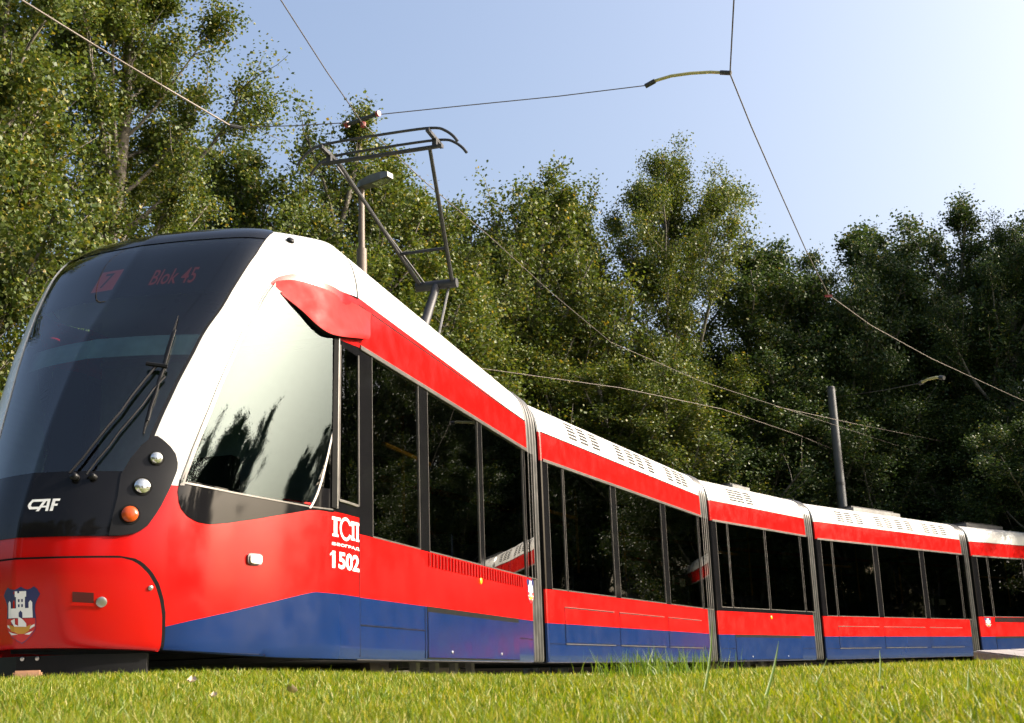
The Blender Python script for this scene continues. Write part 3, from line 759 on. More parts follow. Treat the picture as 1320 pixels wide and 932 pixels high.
mb = MB(); yz_patch(mb, [hr[0], hr[1], hr[2], hr[3]], .0195, M['dkred']); yz_patch(mb, [(hr[3][0]-.004, hr[3][1]-.018), (hr[2][0]+.004, hr[2][1]-.018), hr[2], hr[3]], .024, M['red']); mb.build('bumper_handle', O)  # flat dark red patch paints the shade inside the handle recess
# blue skirt on the nose
BLU = trace([(207, 809), (250, 799), (300, 788), (350, 776), (405, 763), (466, 770)]); s = np.linspace(0, float(bS(np.array([.05]))[0])-.004, 60)
mb = MB(); col_patch(mb, s, np.full(60, .006), g_of_s(BLU)(s), 8, .004, M['blue']); mb.build('blue_skirt', O, True)
# side lamp, red fairing over the cab window
for p, n in nose_frame(327, 721, .003):
    b = MB(); sgn = 1 if p.y > 0 else -1; tx = Vector((0, 0, 1)).cross(n).normalized(); uz = n.cross(tx)
    for (w_, h_, d0, d1, mt) in ((.062, .036, 0, .012, 'galv'), (.050, .028, .012, .024, 'lens')):
        Pp = []
        for d_ in (d0, d1):
            for k in range(20):
                t = 2*math.pi*k/20; cx = math.copysign(abs(math.cos(t))**.5, math.cos(t)); sy = math.copysign(abs(math.sin(t))**.5, math.sin(t)); Pp.append(p+n*d_+tx*cx*w_+uz*sy*h_)
        b.add(Pp, [(k, (k+1) % 20, 20+(k+1) % 20, 20+k) for k in range(20)]+[tuple(range(20, 40))], M[mt])
    b.build('side_marker_lamp', O, True)
def fairing():
    n = 40; up = np.array([(350, 366), (360, 362), (385, 362), (420, 373), (450, 388), (478, 404)]); lo = np.array([(350, 370), (368, 383), (390, 400), (415, 422), (436, 432), (478, 437)])
    for sg in (1, -1):
        mb = MB(); G = []
        U = crom(up, n); Lw = crom(lo, n)
        for k in range(n):
            u = k/(n-1); prot = .004+.062*sstep(np.array(u))
            def on(px):
                if px[0] < 464: return NZ(*inv(*px), .004, sg)
                x_, h_ = side_xh(0, *px); return np.array([x_, sg*(H+.004), h_+ZB])
            def disp(px, pr):
                q = np.array(px, float); ax = q.copy()
                for _ in range(4):
                    P_ = on(ax); e_ = P_.copy(); e_[1] += sg*pr; e_[1] = abs(e_[1]); ax = ax+(q-project(to_world(0, e_[None]))[0])
                return on(ax)
            a, b = on(U[k]), disp(Lw[k], prot); row = []
            for v in np.linspace(0, 1, 12):
                c = a*(1-v)+b*v; bulge = v**1.25*(1. if v < .8 else 1-((v-.8)/.2)**2*.22)
                c = c.copy(); c[1] += sg*prot*bulge; row.append(c)
            under = b.copy(); under[1] += sg*prot*.55; under[2] += .01; row.append(under); row.append(b)
            G.append(row)
        G = np.array(G); mb.grid(G[:, :12], M['redm'], flip=sg > 0); mb.grid(G[:, 11:], M['rubber'], flip=sg > 0)
        e = [tuple(p) for p in G[-1]]; mb.add(e, [tuple(range(len(e)))], M['redm'])
        mb.build('window_fairing', O, True, 50)
fairing()
# seam between cab roof and body, roof bump
mb = MB(); gg = np.linspace(GH(2.66), .93, 30)
for sg in (1, -1):
    A = np.stack([NZ(np.zeros(30), gg, .004, sg)+np.array([dx, 0, 0]) for dx in (.004, -.012)], 1); mb.grid(A, M['rubber'], flip=sg > 0)
mb.build('roof_joint', O)
for p, n in nose_frame(374, 311, .0)[:1]:
    b = MB(); b.disc(p, n, .03, .012, M['satin'], 16, .012); b.build('roof_sensor', O, True)
# cab interior: dash, bulkhead, seat, pale band behind the windshield, destination display
mb = MB(); mb.box(-.18, -.12, -H+.06, H-.06, ZB+.12, ZB+2.5, M['cabgrey']); mb.build('cab_bulkhead', O)
mb = MB(); g_ = GH(.98)
Sd = np.linspace(.25, 1, 16); a = NZ(Sd, np.full(16, g_), -.05); b_ = NZ(Sd, np.full(16, g_), -.05, -1)[::-1][1:]; lp = np.concatenate([a, b_]); back = lp.copy(); back[:, 0] = np.minimum(back[:, 0]-.35, 1.15)
mb.grid(np.stack([lp, back]), M['satin']); low = back.copy(); low[:, 2] -= .75; mb.grid(np.stack([back, low]), M['satin']); mb.build('dashboard', O)
mb = MB(); mb.box(.2, .75, -.28, .28, ZB+.62, ZB+.74, M['satin']); mb.box(.1, .24, -.26, .26, ZB+.7, ZB+1.5, M['satin']); mb.build('driver_seat', O)
mb = MB(); mb.box(-.1, 1.3, -H+.45, H-.45, ZB+.10, ZB+.14, M['floor']); mb.build('cab_floor', O)
mb = MB()
a = NZ(np.linspace(.62, 1, 12), np.full(12, GH(1.96)), -.09); b2 = NZ(np.linspace(.62, 1, 12), np.full(12, GH(2.12)), -.09)
A = np.stack([np.concatenate([a, (a*[1, -1, 1])[::-1][1:]]), np.concatenate([b2, (b2*[1, -1, 1])[::-1][1:]])]); mb.grid(A, M['cabgrey']); mb.build('pale_band', O)
mb = MB(); g = np.linspace(GH(2.42), GH(2.93), 10)
S2 = np.repeat(np.linspace(.5, 1, 14)[None], 10, 0); G2 = np.repeat(g[:, None], 14, 1); a = NZ(S2, G2, -.03); A = np.concatenate([a, (a*[1, -1, 1])[:, ::-1][:, 1:]], 1); mb.grid(A, M['rubber']); mb.build('destination_display', O)
def text_mesh(txt, size, shear=0., bold=0., spacing=1.):
    cu = bpy.data.curves.new('text', 'FONT'); cu.body = txt; cu.size = size; cu.shear = shear; cu.offset = bold; cu.space_character = spacing; cu.resolution_u = 3
    ob = bpy.data.objects.new('text', cu); C.objects.link(ob); bpy.context.view_layer.update()
    me = bpy.data.meshes.new_from_object(ob.evaluated_get(bpy.context.evaluated_depsgraph_get())); v = [tuple(p.co) for p in me.vertices]; fcs = [tuple(p.vertices) for p in me.polygons]
    bpy.data.objects.remove(ob); bpy.data.meshes.remove(me); bpy.data.curves.remove(cu)
    v = np.array(v); return v, fcs
def fit_box(v, x0, x1, y0, y1):
    v = v[:, :2].copy(); mn = v.min(0); mx = v.max(0); v = (v-mn)/(mx-mn); return np.stack([x0+v[:, 0]*(x1-x0), y0+v[:, 1]*(y1-y0)], 1)
def tess(poly, step=.12):
    bm = bmesh.new(); vv = [bm.verts.new((a, b, 0)) for a, b in poly]; bm.faces.new(vv); bmesh.ops.triangulate(bm, faces=bm.faces[:])
    for ax in (0, 1):
        lo_ = min(p[ax] for p in poly); hi_ = max(p[ax] for p in poly); c_ = lo_+step
        while c_ < hi_-1e-4:
            co = [0, 0, 0]; no = [0, 0, 0]; co[ax] = c_; no[ax] = 1
            bmesh.ops.bisect_plane(bm, geom=bm.verts[:]+bm.edges[:]+bm.faces[:], plane_co=co, plane_no=no); c_ += step
    bm.verts.index_update(); v_ = [(v.co.x, v.co.y) for v in bm.verts]; f_ = [tuple(v.index for v in f.verts) for f in bm.faces]; bm.free(); return v_, f_
def front_pts(yh, off):                               # (y,h) -> nose surface points
    out = []
    for yv, h_ in yh:
        hh_ = prf[:, 0]+.055*sstep((prf[:, 0]-2.3)/.6)+np.clip(1-prf[:, 0]/.6, 0, 1)*.10; g_ = float(np.interp(h_, hh_, I5)); ya = NZ0(I3, np.full(300, g_))[:, 1]
        s_ = float(np.interp(abs(yv), ya[::-1], I3[::-1])); out.append(NZ(s_, g_, off, 1 if yv >= 0 else -1))
    return out
def led(txt, boxpx, name, solid=False):
    (x0, y0), (x1, y1) = boxpx; a = front_yh_far(x0, (y0+y1)/2, -.03); b = front_yh_far(x1, (y0+y1)/2, -.03); hb = front_yh_far((x0+x1)/2, y1, -.03)[1]; ht = front_yh_far((x0+x1)/2, y0, -.03)[1]
    v, fcs = text_mesh(txt, .2, bold=.002)
    mb = MB()
    if solid:
        p = [(a[0], hb), (b[0], hb), (b[0], ht), (a[0], ht)]; mb.add(front_pts(p, -.027), [(0, 1, 2, 3)], M['led'])
        w_ = b[0]-a[0]; h_ = ht-hb; v2 = fit_box(v, a[0]+w_*.3, a[0]+w_*.7, hb+h_*.15, hb+h_*.85); mb.add(front_pts(v2, -.024), fcs, M['rubber'])
    else:
        v2 = fit_box(v, a[0], b[0], hb, ht); mb.add(front_pts(v2, -.027), fcs, M['led'])
    return mb.build(name, O)
# pixel -> (y,h) anywhere on the front (also the far half)
_W2 = to_world(0, NZ(_S, _G, 0., -1)); _PX2 = project(_W2)
def front_yh_far(x, y, off=0.):
    d1 = (_PX[..., 0]-x)**2+(_PX[..., 1]-y)**2+np.where(_vis, 0, 1e6)+np.where(_S < .45, 1e6, 0); d2 = (_PX2[..., 0]-x)**2+(_PX2[..., 1]-y)**2+np.where(_S < .6, 1e6, 0)
    if d1.min() < d2.min():
        k = np.unravel_index(np.argmin(d1), d1.shape); p = NZ0(_S[k], _G[k]); return float(p[1]), float(p[2]-ZB)
    k = np.unravel_index(np.argmin(d2), d2.shape); p = NZ0(_S[k], _G[k]); return -float(p[1]), float(p[2]-ZB)
led('Blok 45', ((196, 342), (252, 361)), 'destination_text'); led('7', ((123, 347), (149, 370)), 'route_number', True)
# maker's lettering on the mask
def letters():
    mb = MB(); x0, h0 = front_yh_far(35, 661); x1, h1 = front_yh_far(79, 643); h0, h1 = min(h0, h1), max(h0, h1)
    hh_ = h1-h0; W_ = x1-x0
    polys = []
    t = .2
    def st(*pts): polys.append(pts)
    # C: long top bar running into the A, curved back, short foot
    st((.10, .95), (.55, .95), (.55, .76), (.16, .76)); st((.10, .95), (.16, .76), (.115, .66), (.02, .66)); st((.02, .66), (.115, .66), (.10, .45), (.0, .45)); st((.0, .45), (.10, .45), (.14, .36), (.03, .30)); st((.03, .30), (.14, .36), (.42, .36), (.42, .17), (.08, .17))
    # A
    st((.30, .0), (.40, .0), (.60, .95), (.50, .95)); st((.50, .95), (.68, .95), (.68, .78), (.52, .78)); st((.60, .0), (.69, .0), (.69, .95), (.60, .95)); st((.44, .42), (.62, .42), (.62, .28), (.41, .28))
    # F
    st((.74, .0), (.84, .0), (.86, .95), (.76, .95)); st((.80, .95), (1.0, .95), (.99, .77), (.80, .77)); st((.80, .55), (.96, .55), (.95, .38), (.80, .38))
    for k, p in enumerate(polys):
        q = [(x0+a*W_, h0+b*hh_) for a, b in p]; mb.add(front_pts(q, .0085+.0006*(k % 3)), [tuple(range(len(q)))], M['decalw'])
    mb.build('front_lettering', O)
letters()
# coat of arms
SHIELD = [(.5, 0), (.62, .05), (.74, .13), (.84, .22), (.87, .32), (.87, .45), (.85, .58), (.86, .68), (.91, .77), (.98, .86), (.91, .95), (.83, 1), (.74, .96), (.66, .945), (.57, .97), (.5, 1), (.43, .97), (.34, .945), (.26, .96), (.17, 1), (.09, .95), (.02, .86), (.09, .77), (.14, .68), (.15, .58), (.13, .45), (.13, .32), (.16, .22), (.26, .13), (.38, .05)]
def crest_polys():
    P = [(SHIELD, 'navy', 0)]
    low = [(.5, .015), (.61, .06), (.73, .14), (.83, .23), (.86, .32), (.86, .44), (.14, .44), (.14, .32), (.17, .23), (.27, .14), (.39, .06)]; P.append((low, 'dred', 1))
    wt = 'decalw'
    for q in ([(.20, .45), (.80, .45), (.79, .62), (.21, .62)], [(.21, .62), (.30, .62), (.30, .72), (.255, .76), (.21, .72)], [(.70, .62), (.79, .62), (.79, .72), (.745, .76), (.70, .72)], [(.39, .62), (.61, .62), (.61, .82), (.39, .82)], [(.36, .82), (.64, .82), (.64, .92), (.58, .92), (.58, .885), (.53, .885), (.53, .92), (.47, .92), (.47, .885), (.42, .885), (.42, .92), (.36, .92)]): P.append((q, wt, 2))
    for q in ([(.455, .45), (.545, .45), (.545, .54), (.5, .58), (.455, .54)], [(.44, .73), (.48, .73), (.48, .78), (.44, .78)], [(.52, .73), (.56, .73), (.56, .78), (.52, .78)], [(.44, .64), (.48, .64), (.48, .69), (.44, .69)], [(.52, .64), (.56, .64), (.56, .69), (.52, .69)]): P.append((q, 'navy', 3))
    for q in ([(.16, .34), (.30, .29), (.34, .25), (.28, .25), (.16, .30)], [(.84, .34), (.70, .29), (.66, .25), (.72, .25), (.84, .30)], [(.2, .22), (.32, .19), (.42, .16), (.30, .15)], [(.8, .22), (.68, .19), (.58, .16), (.70, .15)]): P.append((q, wt, 2))
    P.append(([(.22, .34), (.34, .30), (.66, .30), (.76, .34), (.70, .22), (.58, .17), (.42, .17), (.30, .22)], 'gold', 3)); P.append(([(.34, .30), (.31, .40), (.36, .44), (.36, .34), (.44, .31), (.44, .48), (.56, .42), (.64, .35), (.64, .29)], wt, 4))
    return P
def crest_front():
    mb = MB(); x0, _ = front_yh_far(8, 790); x1, _ = front_yh_far(55, 790); h0 = front_yh_far(31, 829)[1]; h1 = front_yh_far(31, 757)[1]
    for poly, mt, ly in crest_polys():
        tv, tf = tess(poly); q = [(x0+a*(x1-x0), h0+b*(h1-h0)) for a, b in tv]; mb.add(front_pts(q, .0205+.0015*ly), tf, M[mt])
    mb.build('coat_of_arms', O)
crest_front()
def side_decal(i, polys, x0, x1, h0, h1, name, base=.004):
    """polys in unit coordinates as read from the near side; u runs towards the rear"""
    mb = MB()
    for poly, mt, ly in polys:
        tv, tf = tess(poly, 2.); q = [(x0+a*(x1-x0), H+base+.0012*ly, ZB+h0+b*(h1-h0)) for a, b in tv]; mb.add(q, tf, M[mt])
    return mb.build(name, MODS[i].obj)
def small_crest(i, xa, xb, y0, y1):
    a, h1 = side_xh(i, xa, y0); b, _ = side_xh(i, xb, y0); _, h0 = side_xh(i, (xa+xb)/2, y1); side_decal(i, crest_polys(), a, b, h0, h1, 'coat_of_arms')
small_crest(0, 678, 687.5, 745, 778); small_crest(4, 1268, 1277.5, 796, 809)
# operator emblem, town name and fleet number
def rect(a, b, c, d): return [(a, c), (b, c), (b, d), (a, d)]
def ringpoly(cx, cy, r0, r1, ax, a0, a1, n=26):
    out = []
    for k in range(n):
        t0 = a0+(a1-a0)*k/n; t1 = a0+(a1-a0)*(k+1)/n
        out.append([(cx+r0*ax*math.cos(t0), cy+r0*math.sin(t0)), (cx+r1*ax*math.cos(t0), cy+r1*math.sin(t0)), (cx+r1*ax*math.cos(t1), cy+r1*math.sin(t1)), (cx+r0*ax*math.cos(t1), cy+r0*math.sin(t1))])
    return out
em = []
for q in (rect(0, .26, .79, .92), rect(.05, .15, .20, .79), rect(.01, .19, .1, .20), rect(.66, 1, .79, .92), rect(.71, .79, .20, .79), rect(.89, .97, .20, .79), rect(.66, .82, .1, .20), rect(.86, 1, .1, .20)): em.append((q, 'decalw', 0))
for q in ringpoly(.45, .5, .37, .5, .44, .5, 2*math.pi-.5): em.append((q, 'decalw', 1))
for q in (rect(.62, .70, .70, .82), rect(.60, .68, .18, .28)): em.append((q, 'decalw', 2))
NSIDE = lambda x, y: (side_xh(0, x, y))
xa, _ = NSIDE(429, 683); xb, _ = NSIDE(462.5, 683); _, hh1 = NSIDE(447, 668); _, hh0 = NSIDE(447, 698)
def cab_decal(polys, x0, x1, h0, h1, name):
    mb = MB()
    for poly, mt, ly in polys:
        P = []
        for a, b in poly:
            x_ = x0+a*(x1-x0); hv = h0+b*(h1-h0); g_ = float(np.interp(hv, prf[:, 0], I5)); ta = NZ0(I3, np.full(300, g_))[:, 0]; s_ = float(np.interp(x_, ta, I3)); P.append(NZ(s_, g_, .003+.0012*ly))
        mb.add(P, [tuple(range(len(P)))], M[mt])
    return mb.build(name, O)
cab_decal(em, xa, xb, hh0, hh1, 'operator_emblem')
def cab_text(txt, px0, px1, py0, py1, name, bold=.0, mat='decalw', flag=0.):
    a, h1 = NSIDE(px0, py0); b, _ = NSIDE(px1, py0); _, h0 = NSIDE(px0, py1); v, fcs = text_mesh(txt, .2, bold=bold); v2 = fit_box(v, flag, 1, 0, 1); mb = MB(); P = []
    if flag:
        v2 = np.vstack([v2, [(0, .70), (0, .80), (flag*1.6, 1.), (flag*1.6, .84)]]); nn_ = len(v2); fcs = fcs+[(nn_-4, nn_-3, nn_-2, nn_-1)]
    for u_, w_ in v2:
        x_ = a+u_*(b-a); hv = h0+w_*(h1-h0); g_ = float(np.interp(hv, prf[:, 0], I5)); ta = NZ0(I3, np.full(300, g_))[:, 0]; P.append(NZ(float(np.interp(x_, ta, I3)), g_, .0035))
    mb.add(P, fcs, M[mat]); return mb.build(name, O)
cab_text('БЕОГРАД', 429, 462.5, 698.5, 703, 'town_name', .003); cab_text('1502', 427, 462.5, 709, 731.5, 'fleet_number', .006, flag=.055)
for i, x, y in ((0, 619, 749), (2, 994, 796)):
    xx, h_ = side_xh(i, x, y); b = MB(); b.disc((xx, H, ZB+h_), (0, 1, 0), .03, .01, M['ylens'], 16, .008); b.build('side_reflector', MODS[i].obj, True)
for i, rects in ((1, ((868.5, 872, 741, 754), (878, 886, 745, 757))), (3, ((1202, 1206, 771, 780), (1212, 1221, 772, 780)))):
    for a, b, c, d in rects:
        x0, h1 = side_xh(i, a, c); x1, h0 = side_xh(i, b, d); mb = MB(); mb.box(min(x0, x1), max(x0, x1), H-.03, H-.028, ZB+h0, ZB+h1, M['paper']); mb.build('window_notice', MODS[i].obj)
# windscreen wiper
def wiper():
    mb = MB()
    def pt(x, y, o):
        yv, hv = front_yh_far(x, y); return front_pts([(yv, hv)], o)[0]
    def pl(a, b, o, n=7): return [pt(a[0]+(b[0]-a[0])*k/n, a[1]+(b[1]-a[1])*k/n, o) for k in range(n+1)]
    mb.tube(pl((92, 614), (203, 474), .04), .009, M['satin'], 6); mb.tube(pl((112, 615), (212, 488), .035), .007, M['satin'], 6)
    mb.tube([pt(190, 474, .05), pt(216, 478, .05)], .014, M['satin'], 6)
    mb.tube(pl((230, 410), (184, 560), .02, 9), [.004]+[.009]*8+[.005], M['satin'], 6); mb.tube(pl((226, 430), (190, 545), .036, 7), .008, M['satin'], 6)
    mb.disc(pt(98, 617, .006), (1, 0, .3), .024, .035, M['satin'], 14, .01); mb.disc(pt(122, 617, .006), (1, 0, .3), .02, .03, M['satin'], 14, .01)
    mb.build('wiper', O, True)
wiper()
# plough beam under the bumper
mb = MB(); Sd = np.linspace(.66, 1, 24)
a = NZ(Sd, np.full(24, .10), -.06); full = np.concatenate([a, (a*[1, -1, 1])[::-1][1:]]); n = len(full); G = np.zeros((n, 4, 3))
for k in range(n):
    p = full[k]; bk = p.copy(); bk[0] -= .12; bk[1] *= .9
    for j, (q_, z_) in enumerate(((bk, ZB-.085), (p, ZB-.085), (p, ZB+.05), (bk, ZB+.05))): G[k, j] = (q_[0], q_[1], z_)
mb.grid(G, M['satin'], closed=True, flip=True); mb.add(G[0], [(0, 1, 2, 3)], M['steel']); mb.add(G[-1], [(3, 2, 1, 0)], M['steel']); mb.build('plough_beam', O, True, 30)
b = MB()
for x in (28, 47): 
    for p, nn in nose_frame(x, 800, -.045)[:1]: b.disc(Vector((p.x, p.y, ZB+.035)), nn, .012, .006, M['alu'], 10, .004)
b.build('plough_bolt', O)
# ------------------------------------------------------------------ pantograph on the front section
pan = empty('pantograph'); pan.parent = tram; pan.matrix_parent_inverse = Matrix.Translation(-Vector(tram.location)); pan.location = (MODS[0].org.x, MODS[0].org.y, 0); pan.rotation_euler = (0, 0, MODS[0].rz)
def solve_tz(px, yv):                                  # pixel on the plane y=yv of the front section
    x, h = None, None
    q = MODS[0]; d = ray(*px); nn = Vector((q.left.x, q.left.y, 0)); p0 = Vector((q.org.x, q.org.y, 0))+nn*yv; o = Vector((0, 0, CAMZ)); k = (p0-o).dot(nn)/d.dot(nn); P = o+d*k
    return Vector(((P-p0).dot(Vector((q.hd.x, q.hd.y, 0))), yv, P.z))
def pant():
    yn, yf = .62, -.62
    hn = solve_tz((556, 178), yn); hf = solve_tz((430, 193), yf)
    tz = ((hn.x+hf.x)/2, (hn.z+hf.z)/2); kn = solve_tz((577, 366), .16); kf = solve_tz((549, 369), -.16); kx, kz = (kn.x+kf.x)/2, (kn.z+kf.z)/2
    print('pantograph head', hn, hf, 'knee', kn, kf)
    X, Z = tz
    def strip(dx, dz, name, mt):
        b = MB(); P = []
        for yv, zz in ((-.93, -.21), (-.88, -.14), (-.80, -.07), (-.69, -.02), (-.4, .0), (.4, .0), (.69, -.02), (.80, -.07), (.88, -.14), (.93, -.21)): P.append((X+dx, yv, Z+dz+zz))
        P = [tuple(p) for p in crom(P, 34)]; b.tube(P, .016, M[mt], 8); b.build(name, pan, True)
    strip(.16, .03, 'contact_strip', 'steel'); strip(-.16, .03, 'contact_strip', 'steel')
    for yv in (yn, yf):
        b = MB(); b.bar((X-.24, yv, Z-.03), (X+.24, yv, Z-.03), .04, .04, M['steel']); b.bar((X, yv, Z-.14), (X, yv, Z-.03), .05, .05, M['steel'], (1, 0, 0)); b.build('head_spring_box', pan)
    b = MB(); b.tube([(X, -.70, Z-.13), (X, .70, Z-.13)], .025, M['steel'], 8); b.build('head_crossbar', pan, True)
    for a, bb in ((.20, yn-.06), (-.20, yf+.10)):
        b = MB(); b.tube([(kx, a, kz), (X, bb, Z-.13)], [.027, .021], M['steel'], 8); b.build('upper_arm', pan, True)
    b = MB(); b.tube([(kx-.08, -.12, kz-.03), (X-.06, yf+.06, Z-.15)], .012, M['steel'], 6); b.build('guide_rod', pan, True)
    u = .28; b = MB(); b.tube([(kx+(X-kx)*u, .20+(yn-.26)*u, kz+(Z-.13-kz)*u), (kx+(X-kx)*u, -.20+(yf+.3)*u, kz+(Z-.13-kz)*u)], .02, M['steel'], 6); b.build('cross_brace', pan, True)
    b = MB(); b.tube([(kx, -.26, kz), (kx, .26, kz)], .06, M['steel'], 10); b.build('knee_joint', pan, True)
    base = Vector((kx+.95, 0, ZB+3.22)); b = MB(); b.tube([(kx, 0, kz), base], [.05, .065], M['steel'], 10); b.build('lower_arm', pan, True)
    b = MB(); b.tube([(kx-.02, .14, kz-.06), (base.x-.25, .14, base.z-.04)], .016, M['galv'], 6); b.build('coupling_rod', pan, True)
    b = MB()
    for sg in (1, -1): b.bar((base.x-.5, sg*.4, base.z-.02), (base.x+.4, sg*.4, base.z-.02), .07, .06, M['steel'])
    b.bar((base.x-.02, -.44, base.z-.02), (base.x-.02, .44, base.z-.02), .09, .07, M['steel']); b.build('base_frame', pan)
    for dx in (-.45, .35):
        for sg in (1, -1):
            b = MB(); b.tube([(base.x+dx, sg*.4, ZB+3.02), (base.x+dx, sg*.4, base.z-.05)], .045, M['redins'], 10); b.build('base_insulator', pan, True)
    return X, Z
PANX, PANZ = pant()
# dark edge trim along the front section roof
b = MB(); b.tube([(xx, .40, ZB+3.06+.11*max(0, (xx+MODS[0].L)/MODS[0].L)) for xx in np.linspace(-.1, -2.6, 8)], .02, M['steel'], 6); b.build('roof_rail', O, True)

# ------------------------------------------------------------------ overhead line
def sag(P, k):
    return P
def wire(name, px, z, r, label, cat='wire', mat='copper', group=None, zs=None, ext=None):
    P = [at_z(x, y, (zs[i] if zs else z)) for i, (x, y) in enumerate(px)]
    if ext:
        for e in ext:
            if e == 0: P.insert(0, P[0]+(P[0]-P[1]).normalized()*12)
            else: P.append(P[-1]+(P[-1]-P[-2]).normalized()*25)
    b = MB(); b.tube(P, r, M[mat], 6); o = b.build(name); tag(o, label, cat, group); return P
ZW = PANZ+.065
c1 = wire('contact_wire', [(362, 0), (421, 92), (468, 160), (546, 233), (629, 303), (708, 375), (787, 441), (900, 490), (1040, 536)], ZW, .0055, 'contact wire running over the tram and touching the pantograph', ext=(0, 1))
c2 = wire('contact_wire', [(946, 0), (941, 95), (968, 162), (1003, 242), (1040, 325), (1068, 380), (1122, 419), (1200, 462), (1320, 517)], ZW+.35, .008, 'contact wire bending at the curved yellow arm in the open sky', ext=(0, 1))
s1 = wire('span_wire', [(310, 164), (380, 162), (450, 158)], ZW+.1, .006, 'short span wire between the dark strain insulator and the red clamp'); 
zc = ZW+.1
s2 = wire('span_wire', [(485, 148), (600, 136), (720, 124), (834, 110)], 0, .006, 'long taut span wire from the red clamp to the curved arm', zs=[zc, zc+.08, zc+.18, zc+.28])
s3 = wire('span_wire', [(28, 0), (120, 57), (210, 111), (297, 162)], 0, .011, 'pale span wire crossing in front of the leftmost trees', mat='pole', zs=[zc+.7, zc+.5, zc+.25, zc+.1], ext=(0,))
s4 = wire('span_wire', [(700, 486), (800, 500), (930, 527), (1030, 561), (1100, 590)], 6.0, .0065, 'thin pale wire dropping across the trees above the second tram section', mat='pole', ext=(0, 1))
s5 = wire('span_wire', [(1000, 524), (1110, 548), (1220, 570), (1330, 591)], 6.3, .0065, 'thin pale wire crossing the dark trees beside the grey mast', mat='pole', ext=(1,))
s6 = wire('span_wire', [(1186, 494), (1140, 503), (1078, 512)], 0, .008, 'span wire from the grey mast to the small yellow arm', zs=[6.0, 6.6, 7.4])
def rod(name, px, zs, r, label, mat, cat='insulator', ends=True):
    P = [at_z(x, y, z) for (x, y), z in zip(px, zs)]; b = MB(); b.tube(P, r, M[mat], 8)
    if ends:
        d = (P[0]-P[1]).normalized(); b.tube([P[0]+d*.02, P[0]-d*.10], r*1.5, M['steel'], 8); d = (P[-1]-P[-2]).normalized(); b.tube([P[-1]+d*.02, P[-1]-d*.10], r*1.5, M['steel'], 8)
    o = b.build(name, None, True); tag(o, label, cat); return P
za = zc+.28
rod('pull_off_arm', [(834, 110), (845, 104), (865, 98), (890, 94.5), (915, 93), (940, 94)], [za, za+.03, za+.06, za+.07, za+.06, ZW+.37], .018, 'curved yellowish arm holding the wire in the open sky', 'insul', 'arm')
rod('pull_off_arm', [(1186, 494), (1196, 489), (1207, 486.5), (1216, 487)], [6.0, 6.0, 5.95, 5.9], .03, 'small curved yellow arm in front of the dark trees', 'insul', 'arm')
rod('strain_insulator', [(296, 162), (312, 165)], [zc+.1, zc+.1], .022, 'dark strain insulator in front of the leftmost trees', 'steel', ends=False)
p = at_z(468, 158, zc); b = MB(); q0 = at_z(449, 160, zc); q1 = at_z(486, 147, zc); b.tube([q0, q1], .022, M['steel'], 8); b.tube([p, p+Vector((0, 0, -.05))], .03, M['redins'], 8); b.tube([q0, q0+(q0-q1).normalized()*.04], .034, M['redins'], 8); b.tube([q1, q1+(q1-q0).normalized()*.03], .034, M['redins'], 8)
tag(b.build('wire_clamp', None, True), 'red and black wire clamp above the pantograph', 'clamp')
p = at_z(1068, 380, ZW+.35); b = MB(); b.bar(p-Vector((.06, 0, .02)), p+Vector((.06, 0, -.02)), .03, .035, M['redins']); b.tube([p+Vector((0, 0, -.02)), p+Vector((0, 0, .05))], .012, M['steel'], 6); tag(b.build('wire_splice'), 'small reddish splice on the wire against the backlit trees', 'splice')

